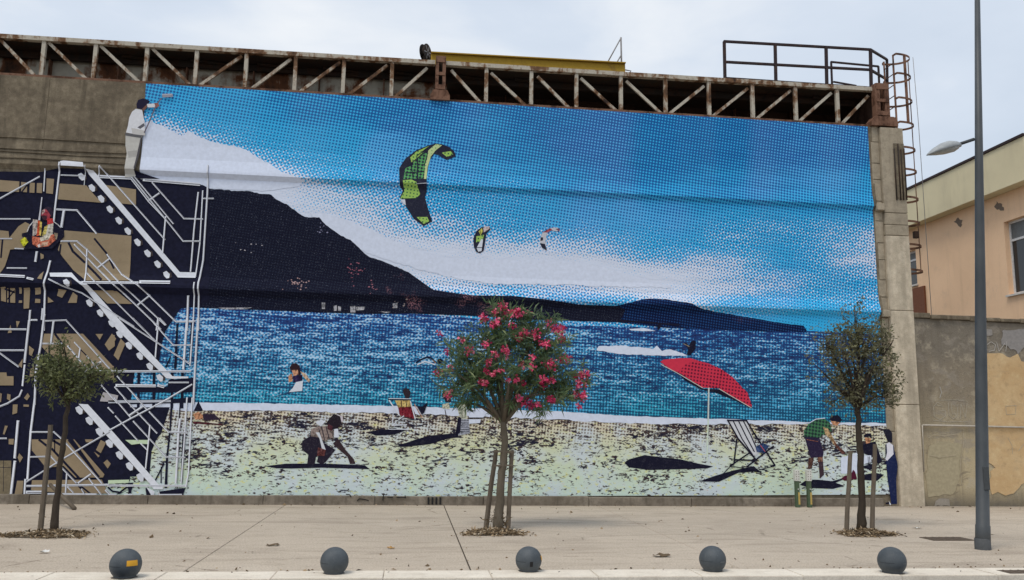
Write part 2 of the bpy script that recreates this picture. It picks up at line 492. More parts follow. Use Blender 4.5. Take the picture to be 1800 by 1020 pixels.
# drain grille and dark scrawls on the plinth
gx = onY(763, 878, D - 0.13).x
for k in range(4):
    box('grille_bar', gx - 0.14 + k*0.085, gx - 0.10 + k*0.085, D - 0.146, D - 0.13, 0.02, zp - 0.02, M['black_rubber'], wall)
def strokes(name, lines, Y, w, mat, parent, thick=0.004):
    """drawn lines: px polylines on the plane Y"""
    bm = bmesh.new()
    for ln in lines:
        pp = [onY(a, b, Y) for a, b in ln]
        for p, q in zip(pp[:-1], pp[1:]):
            if (q - p).length > 1e-4: add_bar(bm, p, q, w, thick)
    return from_bm(name, bm, mat, parent)
strokes('scrawl', [[(628,881),(631,877),(640,878),(648,880)], [(673,880),(674,870),(680,870)], [(681,874.5),(691,874.5)], [(697,874.5),(713,874.5)], [(712,871),(713,876)], [(608,869),(615,870),(617,874)]], D - 0.137, 0.02, M['black_rubber'], wall)

# pillar at the right end
pil = empty('pillar', (X_in, D, 0)); tag(pil, 'weathered concrete pillar at the right end of the mural wall', 'pillar')
ztop = onY(1540, 222, D).z
z = -0.02; rk = random.Random(11)
while z < ztop - 0.05:
    h = min(rk.choice([0.42, 0.5, 0.55, 0.62]), ztop - z)
    box('block', X_edge - 0.03, X_in, D + 0.012 + rk.uniform(0.0, 0.012), D + 0.45, z + 0.006, z + h - 0.006, M['concrete_block'], pil, 0.012)
    z += h
for zc, xc in ((Z1, 0), (Z2, 0)):
    zz = zc + KS * X_in
    box('corbel', X_edge - 0.02, X_in - 0.02, D - 0.12, D + 0.05, zz - 0.12, zz + 0.05, M['concrete_block'], pil, 0.02)
ztp = onY(1570, 226, D).z
secs = [(-0.02, 2.35), (2.35, 4.6), (4.6, 6.45), (6.45, 6.72), (6.72, 7.02), (7.02, ztp)]
for a, b in secs:
    box('concrete_section', X_in + 0.003, X_out, D - 0.07 + rk.uniform(0, 0.012), D + 0.6, a + 0.004, b - 0.004, M['concrete_pillar'] if b < 6.5 else M['concrete_block'], pil, 0.02)
a_, b_ = onY(1570, 252, D - 0.075), onY(1593, 350, D - 0.075)
box('recess_shade_panel', a_.x, b_.x + 0.02, D - 0.078, D - 0.0715, b_.z, a_.z, M['concrete_dark'], pil)  # dark panel behind the rebars, the recess's shade put into its colour
for px in (1573.5, 1580, 1585.5, 1591):
    a, b = onY(px - 2.0, 250 + rk.uniform(-4, 14), D - 0.09), onY(px + 2.5, 352, D - 0.09)
    tube('rebar', [a, b + Vector((a.x - b.x, 0, 0)) * 0.9], 0.016, M['soot'], pil, 6)

# ------------------------------------------------------------------ crane runway on top of the wall
YT = D + 0.18
run = empty('crane_runway', (0, D + 0.4, top_z(0)))
tag(run, 'rusty lattice crane runway running along the top of the mural wall', 'crane runway')
tc_a, tc_b = onY(0, 65, YT), onY(1527, 158, YT)
def tc_z(x): return tc_a.z + (tc_b.z - tc_a.z) * (x - tc_a.x) / (tc_b.x - tc_a.x)
xs_st = onY(773, 140, YT).x; xs_en = onY(1541, 190, YT).x
xs_w = -19.5
def tcp(x, dz=0.0, y=None): return Vector((x, YT if y is None else y, tc_z(x) + dz))
def bcp(x, dz=0.0, y=None): return Vector((x, YT if y is None else y, top_z(x) + dz))
for a, b in ((xs_w, xs_st - 0.12), (xs_st + 0.12, xs_en)):
    bar('top_chord', tcp(a), tcp(b), 0.10, 0.14, M['truss'], run)
    bar('bottom_chord', bcp(a, 0.045), bcp(b, 0.045), 0.075, 0.16, M['rust'] if a > 0 or b > 0 else M['soot'], run)
posts = [(-110), (-15), 73, 165, 256, 344, 432, 519, 604, 689, 855, 934, 1013, 1091, 1169, 1245, 1321, 1396, 1469]
for px in posts:
    xx = onY(px, 130, YT).x
    bar('truss_post', bcp(xx, 0.085), tcp(xx, -0.05), 0.085, 0.085, M['truss'], run)
diags = [((-100,58),(-30,125)), ((0,67),(60,132)), ((85,72),(151,139)), ((176,78),(244,144)), ((268,84),(334,151)),
         ((350,152),(425,98)), ((442,158),(512,103)), ((527,163),(598,109)), ((613,169),(681,114)), ((694,175),(751,119)),
         ((793,123),(844,182)), ((863,128),(923,187)), ((945,134),(1000,192)), ((1021,137),(1083,198)), ((1101,142),(1162,203)),
         ((1177,203),(1238,151)), ((1253,208),(1315,155)), ((1330,212),(1390,159)), ((1405,216),(1462,163)), ((1480,221),(1527,168))]
for p, q in diags:
    a, b = onY(*p, YT), onY(*q, YT)
    for v in (a, b):
        v.z = min(max(v.z, top_z(v.x) + 0.09), tc_z(v.x) - 0.055)
    bar('truss_diagonal', a + Vector((0, 0.03, 0)), b + Vector((0, 0.03, 0)), 0.07, 0.05, M['truss'], run)
# walkway deck and its hanging beam, the plate girder behind
for k, (a, b) in enumerate(((xs_w, -12), (-12, -7), (-7, xs_st), (xs_st, 5), (5, xs_en))):
    bm = bmesh.new()
    q = [(a+0.004, YT + 0.08), (b-0.004, YT + 0.08), (b-0.004, YT + 0.98), (a+0.004, YT + 0.98)]
    lo = [bm.verts.new((x, y, tc_z(x) - 0.035)) for x, y in q]; hi = [bm.verts.new((x, y, tc_z(x) + 0.005)) for x, y in q]
    bm.faces.new(hi); bm.faces.new(lo[::-1])
    for i in range(4): bm.faces.new((lo[i], lo[(i+1) % 4], hi[(i+1) % 4], hi[i]))
    from_bm('walkway_plate', bm, M['soot'], run)
bm = bmesh.new()
for zo in (-0.03, 0.004):
    pass
add_bar(bm, tcp(xs_st, -0.02, YT + 1.4), tcp(xs_en, -0.02, YT + 1.4), 0.03, 0.82)
from_bm('walkway_plate', bm, M['soot'], run)
bar('walkway_beam', tcp(xs_w, -0.12, YT + 0.66), tcp(xs_en, -0.12, YT + 0.66), 0.16, 0.08, M['soot'], run)
xx = xs_w; rk = random.Random(4)
while xx < xs_en - 0.05:
    L = min(1.55, xs_en - xx)
    pale = xx < xs_st - 0.3
    yy = YT + (0.80 if pale else 1.75)
    bm = bmesh.new()
    v = [bm.verts.new((xx + 0.006, yy, top_z(xx) - 0.5)), bm.verts.new((xx + L - 0.006, yy, top_z(xx+L) - 0.5)),
         bm.verts.new((xx + L - 0.006, yy, tc_z(xx+L) - 0.04)), bm.verts.new((xx + 0.006, yy, tc_z(xx) - 0.04))]
    f = bm.faces.new(v); r = bmesh.ops.extrude_face_region(bm, geom=[f])
    bmesh.ops.translate(bm, verts=[g for g in r['geom'] if isinstance(g, bmesh.types.BMVert)], vec=(0, 0.03, 0))
    bmesh.ops.recalc_face_normals(bm, faces=bm.faces)
    from_bm('girder_plate', bm, M['web_pale'] if pale else M['web_dark'], run)
    box('stiffener', xx - 0.012, xx + 0.012, yy - 0.17, yy - 0.002, top_z(xx) - 0.45, tc_z(xx) - 0.06, M['rust'], run)
    if rk.random() < 0.8:
        bar('bracing', Vector((xx + 0.1, YT + 0.5, tc_z(xx) - 0.07)), Vector((xx + L - 0.1, YT + 0.72, tc_z(xx) - 0.09)), 0.06, 0.06, M['soot'], run)
    xx += L
bar('girder_flange', bcp(xs_w, -0.42, YT + 0.70), bcp(xs_en, -0.42, YT + 0.70), 0.04, 0.15, M['web_dark'], run)
box('end_plate', xs_en - 0.03, xs_en - 0.004, YT + 0.12, YT + 1.85, top_z(xs_en) - 0.4, tc_z(xs_en) - 0.04, M['web_dark'], run)
# rusted stanchions
def stanchion(pxl, pxr, pyt, pyb, Y):
    a, b = onY(pxl, pyb, Y), onY(pxr, pyb, Y); t = onY((pxl + pxr) / 2, pyt, Y).z
    xc = (a.x + b.x) / 2; hw = (b.x - a.x) / 2; z0 = a.z
    st = empty('stanchion', (xc, Y, z0)); st.parent = run; st.matrix_parent_inverse = Matrix.Translation(-run.location)
    for s in (-1, 1):
        x0 = xc + s * hw * 0.68
        box('flange', x0 - hw * 0.32, x0 + hw * 0.32, Y - 0.11, Y + 0.09, z0 + 0.12, t, M['rust'], st, 0.006)
    hh = t - z0
    for c, h in ((0.30, 0.10), (0.60, 0.07), (0.93, 0.14)):
        box('batten', xc - hw * 0.9, xc + hw * 0.9, Y - 0.125, Y - 0.09, z0 + hh * (c - h/2), z0 + hh * (c + h/2), M['rust'], st)
    box('back_plate', xc - hw * 0.9, xc + hw * 0.9, Y + 0.092, Y + 0.11, z0 + 0.1, t, M['soot'], st)
    bm = bmesh.new(); w = hw * 1.9
    out = [(-w, 0), (w, 0), (w, 0.12), (w * 0.72, 0.24), (-w * 0.72, 0.24), (-w, 0.12)]
    fr = [bm.verts.new((xc + x, Y - 0.16, z0 + z)) for x, z in out]; bk = [bm.verts.new((xc + x, Y + 0.14, z0 + z)) for x, z in out]
    bm.faces.new(fr); bm.faces.new(bk[::-1])
    for i in range(6): bm.faces.new((fr[i], bk[i], bk[(i+1) % 6], fr[(i+1) % 6]))
    bmesh.ops.recalc_face_normals(bm, faces=bm.faces)
    from_bm('foot', bm, M['rust'], st)
# flanges etc. must not nest deeper than two levels below the runway: stanchion is a part, these are its sub-parts
stanchion(764, 782, 102, 179, YT - 0.10)
stanchion(1538, 1562, 150, 224, YT - 0.10)

# ------------------------------------------------------------------ yellow crane carriage, cable drum, mast
YC = YT + 0.55
car = empty('crane_carriage', onY(900, 125, YC))
tag(car, 'worn yellow travelling crane carriage lying on top of the runway', 'crane')
ca, cb = onY(757, 110, YC), onY(1096, 128, YC)
bar('end_beam', ca, cb, 0.30, 0.35, M['crane_yellow'], car)
bar('beam_flange', ca + Vector((0, -0.02, 0.165)), cb + Vector((0, -0.02, 0.165)), 0.028, 0.45, M['crane_yellow'], car)
for px, py in ((840, 105), (1005, 117)):
    p = onY(px, py, YC); box('lifting_lug', p.x - 0.03, p.x + 0.03, YC - 0.03, YC + 0.03, p.z - 0.04, p.z + 0.08, M['black_rubber'], car)
p = onY(1027, 131, YC - 0.19)
bm = bmesh.new(); add_tube(bm, [p, p + Vector((0, -0.02, 0))], 0.09, 16); from_bm('axle_cap', bm, M['soot'], car)
pc = onY(748, 93, YC)
bm = bmesh.new()
R_ = 0.215
ax_ = Vector((math.cos(math.radians(28)), -math.sin(math.radians(28)), 0)); sx_ = Vector((math.sin(math.radians(28)), math.cos(math.radians(28)), 0))
for d0, d1, r in ((-0.06, -0.045, R_), (0.045, 0.06, R_), (-0.05, 0.05, R_ * 0.62)):
    add_tube(bm, [pc + ax_ * d0, pc + ax_ * d1], r, 28)
bmesh.ops.recalc_face_normals(bm, faces=bm.faces)
dr = from_bm('cable_drum', bm, M['soot'], car)
for k in range(6):
    an = k * math.pi / 3 + 0.2
    v = sx_ * math.cos(an) + Vector((0, 0, math.sin(an)))
    bar('spoke', pc + ax_ * 0.066 + v * 0.03, pc + ax_ * 0.066 + v * R_ * 0.9, 0.022, 0.010, M['galv'], car, ax_)
bar('drum_bracket', pc + Vector((0, 0, -0.42)), pc + Vector((0, 0, -0.1)), 0.12, 0.14, M['soot'], car)
mast = empty('sensor_mast', onY(1080, 122, YC))
tag(mast, 'thin grey triangular steel mast at the right end of the yellow crane carriage', 'mast')
tube('upright', [onY(1093, 134, YC), onY(1091.5, 66, YC)], 0.022, M['galv'], mast, 6)
tube('brace', [onY(1063, 119, YC), onY(1091, 68, YC)], 0.016, M['galv'], mast, 6)
tube('brace', [onY(1079, 119, YC), onY(1092, 97, YC)], 0.016, M['galv'], mast, 6)
bar('base_plate', onY(1056, 120, YC), onY(1090, 122, YC), 0.055, 0.3, M['black_rubber'], mast)
tube('bracket', [onY(1094, 122, YC), onY(1109, 125, YC), onY(1103, 137, YC)], 0.018, M['galv'], mast, 6)

# ------------------------------------------------------------------ platform railing and caged ladder at the right end
rail = empty('platform_railing', onY(1400, 155, YT + 0.1))
tag(rail, 'dark brown steel guard railing on the runway end above the pillar', 'railing')
YR = YT + 0.06
def rb(p, q, w=0.055, y0=YR, y1=None, name='rail', mat='rail_dark'):
    bar(name, onY(*p, y0), onY(*q, y0 if y1 is None else y1), w, w, M[mat], rail)
YB = YR + 1.9
rb((1272, 73), (1530, 87.5)); rb((1272, 109), (1530, 123))
rb((1530, 87.5), (1559, 105), 0.055, YR, YB); rb((1530, 123), (1559, 140), 0.055, YR, YB)
for px, t, b in ((1273, 73, 146), (1362.5, 78, 152), (1452, 83, 157), (1530, 87.5, 161)): rb((px, t), (px + 1.5, b), 0.065, name='upright')
rb((1559, 105), (1560, 165), 0.055, YB, name='upright')
bar('toe_board', onY(1272, 141, YR), onY(1530, 158, YR), 0.17, 0.02, M['rail_dark'], rail)
rb((1460, 109), (1544, 117), 0.045, YB); rb((1461, 109), (1463, 160), 0.045, YB, name='upright'); rb((1544, 117), (1546, 160), 0.045, YB, name='upright')
rb((1465, 144), (1505, 151), 0.04, YB)

lad = empty('caged_ladder', onY(1600, 545, D + 1.0))
tag(lad, 'rusty caged ladder with round hoops behind the right pillar', 'ladder')
YLd = D + 1.15
lx = onY(1563, 130, YLd).x; hoopR = 0.34
zl_b = 2.2
hz = [onY(1590, py, YLd).z for py in (106, 139, 181, 223, 266, 304, 352, 394, 434, 478)]
for k, z in enumerate(hz):
    pts = [(lx + 0.02 + 0.55 * math.sin(t), YLd - hoopR * math.cos(t), z) for t in np.linspace(0.0, math.pi, 22)]
    pts = [(lx, YLd - 0.22, z), (lx + 0.01, YLd - hoopR + 0.02, z)] + pts + [(lx + 0.01, YLd + hoopR - 0.02, z), (lx, YLd + 0.22, z)]
    bm = bmesh.new()
    for a, b in zip(pts[:-1], pts[1:]): add_bar(bm, a, b, 0.012, 0.055, Vector((0, 0, 1)))
    from_bm('hoop', bm, M['rust'], lad)
for s in (-1, 1):
    tube('stile', [(lx, YLd + s * 0.22, zl_b), (lx, YLd + s * 0.22, hz[0] + 0.02)], 0.024, M['rust'], lad, 8)
z = zl_b + 0.2
while z < hz[0] - 0.1:
    tube('rung', [(lx, YLd - 0.22, z), (lx, YLd + 0.22, z)], 0.014, M['rust'], lad, 6); z += 0.3
for t, w_, zz in ((0.5, 0.075, hz[3]), (math.pi / 2, 0.02, hz[-1]), (math.pi - 0.55, 0.045, hz[3])):
    q = (lx + 0.02 + 0.54 * math.sin(t), YLd - hoopR * 0.97 * math.cos(t))
    bar('cage_strap', (q[0], q[1], zz), (q[0], q[1], hz[0]), w_, 0.014, M['rust'], lad)
tube('cable', [(lx + 0.66, YLd - 0.2, zl_b), (lx + 0.62, YLd - 0.2, hz[3]), (lx + 0.58, YLd - 0.2, hz[0])], 0.008, M['galv'], lad, 5)
p = onY(1610, 413, YLd - 0.2)
box('junction_box', p.x - 0.06, p.x + 0.06, p.y - 0.05, p.y + 0.05, p.z - 0.09, p.z + 0.09, M['soot'], lad, 0.008)

# ------------------------------------------------------------------ boundary wall on the right
YBW = D + 0.03
bw = empty('boundary_wall', (X_out + 3, YBW, 0))
tag(bw, 'low peeling plaster boundary wall between the pillar and the lamp post', 'wall')
b0, b1 = onY(1606, 551, YBW), onY(1800, 561, YBW)
def bz(x): return b0.z + (b1.z - b0.z) * (x - b0.x) / (b1.x - b0.x)
def bwall_mat():
    t = NT('grey render', 0.95, 0.12); p = t.co()
    xs, zs = t.xz()
    n1 = t.noise(p, 0.7, 5, 0.65, 0.4); n2 = t.noise(p, 3.5, 6, 0.7); n4 = t.noise(p, 40, 3, 0.7)
    n3 = t.noise(t.map(p, (2.5, 2.5, 0.3)), 1.3, 4, 0.6)
    h = t.math('ADD', zs, t.math('MULTIPLY_ADD', n1, 2.4, -1.2))
    c = t.mix(t.rng(h, 1.0, 2.6), (0.46, 0.385, 0.25), (0.25, 0.21, 0.155))
    c = t.mix(t.rng(h, 2.9, 3.7), c, (0.20, 0.175, 0.14))
    c = t.mix(t.rng(n2, 0.52, 0.66, 0, 0.6), c, (0.45, 0.395, 0.30))
    n8 = t.noise(t.map(p, (1, 1, 1.6), (4, 0, 2)), 1.7, 5, 0.7, 0.6)
    c = t.mix(t.rng(n8, 0.55, 0.62, 0, 0.55), c, (0.30, 0.265, 0.22))
    c = t.mix(t.rng(n8, 0.42, 0.36, 0, 0.5), c, (0.13, 0.112, 0.09))
    c = t.mix(t.rng(n3, 0.5, 0.7, 0, 0.45), c, (0.12, 0.10, 0.08))
    c = t.mix(t.rng(zs, 0.05, 0.45, 0.75, 0.0), c, (0.12, 0.105, 0.085))
    c = t.mix(t.rng(n4, 0.56, 0.72, 0, 0.45), c, (0.10, 0.09, 0.07))
    t.color(c); t.bump(t.math('ADD', t.math('MULTIPLY', n2, 1.5), n4), 0.02, 0.6); return t.m
def ochre_mat():
    t = NT('ochre plaster', 0.92, 0.15); p = t.co()
    n1 = t.noise(p, 1.1, 5, 0.6, 0.6); n2 = t.noise(p, 5, 5, 0.7); n4 = t.noise(p, 45, 3, 0.7)
    c = t.mix(t.rng(n1, 0.35, 0.65), (0.60, 0.44, 0.25), (0.52, 0.35, 0.18))
    c = t.mix(t.rng(n2, 0.52, 0.75, 0, 0.7), c, (0.66, 0.52, 0.30))
    c = t.mix(t.rng(n2, 0.30, 0.46, 0.65, 0.0), c, (0.36, 0.25, 0.14))
    c = t.mix(t.rng(t.noise(t.map(p, (0.8, 1, 2.0), (1, 0, 5)), 1.4, 5, 0.7), 0.56, 0.68, 0, 0.5), c, (0.40, 0.30, 0.19))
    c = t.mix(t.rng(n4, 0.58, 0.72, 0, 0.35), c, (0.28, 0.19, 0.10))
    t.color(c); t.bump(t.math('ADD', n2, n4), 0.008, 0.5); return t.m
M['bwall'] = bwall_mat(); M['ochre'] = ochre_mat()
xe = 21.0
bm = bmesh.new()
q = [(X_out + 0.004, -0.05), (xe, -0.05), (xe, bz(xe) - 0.12), (X_out + 0.004, bz(X_out) - 0.12)]
fr = [bm.verts.new((x, YBW, z)) for x, z in q]; bk = [bm.verts.new((x, YBW + 0.35, z)) for x, z in q]
bm.faces.new(fr); bm.faces.new(bk[::-1])
for i in range(4): bm.faces.new((fr[i], bk[i], bk[(i+1) % 4], fr[(i+1) % 4]))
bmesh.ops.recalc_face_normals(bm, faces=bm.faces)
from_bm('rendered_wall', bm, M['bwall'], bw)
# broken coping, stone by stone
x = X_out + 0.01; rk = random.Random(8)
while x < xe:
    L = rk.uniform(0.35, 0.8); h = rk.uniform(-0.03, 0.015)
    o = box('coping_stone', x, x + L - 0.012, YBW - 0.05 - rk.uniform(0, 0.05), YBW + 0.4, bz(x) - 0.118 + rk.uniform(-0.01, 0.01), bz(x) + h, M['concrete_dark'], bw, 0.022)
    x += L
# plaster layers left standing proud of the render
def sheet(name, pts, Y, th, mat, parent, jag=0.0, seed=1, step=8):
    r = random.Random(seed); dense = []
    n = len(pts)
    for i in range(n):
        a, b = pts[i], pts[(i+1) % n]
        L = math.hypot(b[0]-a[0], b[1]-a[1]); k = max(1, int(L / step)) if jag else 1
        for j in range(k):
            t = j / k
            dense.append((a[0]+(b[0]-a[0])*t + (r.uniform(-jag, jag) if jag else 0), a[1]+(b[1]-a[1])*t + (r.uniform(-jag, jag) if jag else 0)))
    bm = bmesh.new()
    v = [bm.verts.new(onY(x, y, Y)) for x, y in dense]
    f = bm.faces.new(v); r_ = bmesh.ops.extrude_face_region(bm, geom=[f])
    bmesh.ops.translate(bm, verts=[g for g in r_['geom'] if isinstance(g, bmesh.types.BMVert)], vec=(0, -th, 0))
    bmesh.ops.recalc_face_normals(bm, faces=bm.faces)
    bmesh.ops.triangulate(bm, faces=[f for f in bm.faces if len(f.verts) > 4])
    return from_bm(name, bm, mat, parent)
sheet('plaster_patch', [(1716,632),(1719,627),(1724,630),(1728,623),(1755,621),(1775,628),(1788,624),(1795,637),(1900,642),(1900,852),(1800,848),(1790,858),(1782,868),(1768,872),(1752,866),(1744,869),(1738,858),(1742,830),(1748,822),(1735,812),(1730,795),(1727,770),(1722,700)], YBW - 0.002, 0.014, M['ochre'], bw, 2.0, 3, 7)
sheet('plaster_patch', [(1722,577),(1742,579),(1744,590),(1723,592)], YBW - 0.002, 0.012, flat((0.27,0.25,0.23),0.95), bw, 1.2, 5, 5)
sheet('plaster_patch', [(1760,581),(1800,578),(1830,582),(1830,618),(1800,612),(1790,622),(1762,604)], YBW - 0.002, 0.010, flat((0.26,0.245,0.235),0.95), bw, 2.0, 6, 5)
sheet('plaster_patch', [(1634,786),(1655,776),(1690,780),(1688,838),(1676,868),(1630,874),(1627,840)], YBW - 0.002, 0.006, flat((0.37,0.32,0.215),0.95), bw, 2.0, 7, 6)
sheet('plaster_patch', [(1645,880),(1652,876),(1668,878),(1670,889),(1643,889)], YBW - 0.002, 0.010, flat((0.30,0.27,0.23),0.95), bw, 1.0, 8, 5)
tube('conduit', [onY(1622, 747.5, YBW - 0.05), onY(1700, 749, YBW - 0.05), onY(1900, 754, YBW - 0.05)], 0.022, flat((0.44, 0.40, 0.34), 0.6), bw, 8)
tube('conduit', [onY(1621, 747, YBW - 0.05), onY(1622, 770, YBW - 0.05), onY(1624, 830, YBW - 0.05)], 0.016, flat((0.42, 0.38, 0.32), 0.6), bw, 8)
chalk = flat((0.40, 0.36, 0.29), 0.95)
strokes('graffiti', [[(1656,712),(1648,707),(1641,715),(1642,732),(1652,738),(1662,732),(1662,722),(1652,722)], [(1667,708),(1668,730),(1676,737),(1683,730),(1684,709)],
    [(1688,737),(1689,710),(1697,734),(1700,708)], [(1650,704),(1680,703),(1701,706)], [(1640,739),(1668,742),(1700,741)], [(1645,712),(1658,715)], [(1672,710),(1674,728),(1680,728)]], YBW - 0.004, 0.011, chalk, bw)
strokes('graffiti', [[(1652,680),(1655,690),(1652,700)],[(1735,606),(1742,601),(1750,606),(1748,616),(1738,618)],[(1752,602),(1756,618),(1766,604)],[(1770,600),(1768,618)]], YBW - 0.016, 0.012, flat((0.44,0.42,0.39),0.95), bw)
strokes('graffiti', [[(1632,770),(1642,764),(1660,766),(1685,763)],[(1634,800),(1650,804),(1680,800)],[(1693,755),(1694,780),(1688,812),(1690,850)],[(1768,714),(1786,713),(1785,728),(1769,729),(1768,714)],[(1772,770),(1779,783),(1780,798)],[(1790,793),(1800,780)]], YBW - 0.020, 0.010, flat((0.44,0.38,0.28),0.95), bw)

# ------------------------------------------------------------------ orange building beyond the boundary wall
XF = 15.7
bld = empty('rendered_building', (XF, 24, 0))
tag(bld, 'peach orange building with cream parapet behind the boundary wall', 'building')
def peach():
    t = NT('peach render', 0.93, 0.12); p = t.co()
    n1 = t.noise(p, 0.9, 5, 0.65, 0.5); n2 = t.noise(t.map(p, (2.5, 2.5, 0.2)), 1.6, 5, 0.7); n4 = t.noise(p, 30, 3, 0.7)
    c = t.mix(t.rng(n1, 0.35, 0.68), (0.84, 0.585, 0.385), (0.77, 0.53, 0.345))
    c = t.mix(t.rng(n2, 0.54, 0.76, 0, 0.45), c, (0.58, 0.39, 0.255))
    c = t.mix(t.rng(t.noise(p, 2.2, 5, 0.7, 0.5), 0.55, 0.7, 0, 0.35), c, (0.60, 0.43, 0.30))
    c = t.mix(t.rng(n4, 0.56, 0.75, 0, 0.2), c, (0.3, 0.18, 0.1))
    t.color(c); t.bump(n4, 0.006, 0.4); return t.m
def cream():
    t = NT('cream render', 0.93, 0.12); p = t.co()
    n1 = t.noise(p, 0.8, 5, 0.6); n2 = t.noise(t.map(p, (1.5, 1.5, 0.2)), 1.4, 5, 0.65)
    c = t.mix(t.rng(n1, 0.35, 0.68), (0.70, 0.63, 0.43), (0.62, 0.555, 0.38))
    c = t.mix(t.rng(n2, 0.54, 0.76, 0, 0.4), c, (0.44, 0.39, 0.27))
    t.color(c); return t.m
M['peach'], M['cream'] = peach(), cream()
ft = onX(1797, 240, XF - 0.35); fb = onX(1797, 318, XF - 0.35)
y0, y1 = 19.25, 34.0
wA, wB = onX(1764, 391, XF), onX(1774, 519, XF)
wy1 = (wA.y + wB.y) / 2; wz1, wz0 = wA.z, wB.z; wy0 = wy1 - 1.65
w2 = onX(1611, 470, XF); v1, v0 = onX(1611, 437, XF).z, onX(1611, 500, XF).z
bm = bmesh.new()
T = 0.3
def wbox(ya, yb, za, zb): add_box(bm, XF, XF + T, ya, yb, za, zb)
ws = [(wy0, wy1, wz0, wz1), (w2.y, w2.y + 1.65, v0, v1)]
ys = [y0, wy0, wy1, w2.y, w2.y + 1.65, y1]
wbox(y0, wy0, -0.1, fb.z); wbox(wy1, w2.y, -0.1, fb.z); wbox(w2.y + 1.65, y1, -0.1, fb.z)
for a, b, c, d in ws: wbox(a, b, -0.1, c); wbox(a, b, d, fb.z)
bmesh.ops.remove_doubles(bm, verts=bm.verts, dist=1e-5)
from_bm('facade', bm, M['peach'], bld)
box('parapet', XF - 0.35, XF + 0.6, y0, y1, fb.z + 0.003, ft.z, M['cream'], bld, 0.01)
box('parapet_flashing', XF - 0.39, XF + 0.64, y0 - 0.02, y1, ft.z + 0.002, ft.z + 0.07, M['rail_dark'], bld)
box('end_wall', XF + T + 0.002, XF + 9, y0, y0 + 0.3, -0.1, fb.z - 0.01, M['peach'], bld)
box('roof_slab', XF + 0.6, XF + 9, y0, y1, fb.z + 0.1, fb.z + 0.35, M['concrete_dark'], bld)
glass = NT('dark window glass', 0.08, 0.5); glass.color((0.02, 0.024, 0.028)); M['glass'] = glass.m
wf = flat((0.62, 0.63, 0.64), 0.5)
for k, (a, b, c, d) in enumerate(ws):
    win = empty('window', (XF, (a + b) / 2, c)); win.parent = bld; win.matrix_parent_inverse = Matrix.Translation(-bld.location)
    xg = XF + 0.17
    for (ya, yb, za, zb) in ((a, a + 0.06, c, d), (b - 0.06, b, c, d), (a + 0.06, b - 0.06, c, c + 0.06), (a + 0.06, b - 0.06, d - 0.06, d)):
        box('frame', xg - 0.03, xg + 0.03, ya, yb, za, zb, wf, win)
    tz = d - (d - c) * 0.26
    box('transom', xg - 0.035, xg + 0.028, a + 0.06, b - 0.06, tz - 0.03, tz + 0.03, wf, win)
    ym = a + (b - a) * 0.52
    box('mullion', xg - 0.025, xg + 0.025, ym - 0.03, ym + 0.03, c + 0.06, tz - 0.03, wf, win)
    box('pane', xg - 0.004, xg + 0.004, a + 0.055, b - 0.055, c + 0.055, tz - 0.02, M['glass'], win)
    box('roller_blind', xg - 0.006, xg + 0.006, a + 0.055, b - 0.055, tz + 0.02, d - 0.05, flat((0.13, 0.14, 0.145), 0.5), win)
    box('sill', XF - 0.07, XF + 0.1, a - 0.05, b + 0.05, c - 0.05, c - 0.003, flat((0.55, 0.53, 0.5), 0.8), win)
box('dark_room', XF + 1.2, XF + 1.25, y0 + 0.35, y1, -0.1, fb.z - 0.02, flat((0.05, 0.045, 0.04)), bld)
for px, py in ((1756, 363), (1685, 391)):
    p = onX(px, py, XF - 0.012)
    bm = bmesh.new()
    vs = [bm.verts.new((XF - 0.008, p.y + 0.16 * math.cos(t) * (1 + 0.3 * math.sin(3*t + px) + 0.2 * math.cos(5*t)), p.z + 0.13 * math.sin(t + 0.5) * (1 + 0.3 * math.cos(4*t + px)))) for t in np.linspace(0, 2*math.pi, 14)[:-1]]
    f = bm.faces.new(vs); r_ = bmesh.ops.extrude_face_region(bm, geom=[f])
    bmesh.ops.translate(bm, verts=[g for g in r_['geom'] if isinstance(g, bmesh.types.BMVert)], vec=(0.006, 0, 0))
    bmesh.ops.recalc_face_normals(bm, faces=bm.faces)
    from_bm('spalled_patch', bm, flat((0.19, 0.15, 0.12), 0.95), bld)
p = onX(1608, 510, XF - 0.05)
box('brown_shutter', XF - 0.06, XF - 0.01, p.y - 0.5, p.y + 1.2, 0.6, v0 - 0.12, flat((0.16, 0.06, 0.03), 0.7), bld)

from mathutils.geometry import tessellate_polygon
# ------------------------------------------------------------------ the mural: a print pasted on the wall
mural = empty('mural', (0, D - 0.02, 2))
tag(mural, 'huge halftone beach mural with kites, red parasol and painted scaffold stairs on the factory wall', 'mural')
NAVY = (0.010, 0.010, 0.026); PAPER = (0.66, 0.72, 0.86); WHITE = (0.66, 0.70, 0.78); TAN = (0.30, 0.235, 0.155)
LAYER = 0.002

def tr(ox, oy, s):
    return lambda pts: [(ox + x / s, oy + y / s) for x, y in pts]
Pp = tr(0, 0, 1); Z2t = tr(0, 280, 3.4); S1 = tr(0, 280, 6.8); S2 = tr(0, 420, 6.8); S3 = tr(0, 560, 6.8); S4 = tr(0, 700, 5.37)
S5 = tr(190, 560, 6.8); S6 = tr(190, 700, 5.37); WK = tr(200, 150, 6.0); VM = tr(20, 340, 8.5); UM = tr(1140, 590, 3.779)
RP = tr(1380, 720, 5.668); CH = tr(660, 660, 7.285); KI = tr(680, 240, 4.635); GI = tr(490, 620, 4.635); MT = tr(240, 300, 3.644)
Q4 = tr(1000, 520, 2.8326); Q8 = tr(680, 500, 2.2167); H9 = tr(900, 380, 2.571)

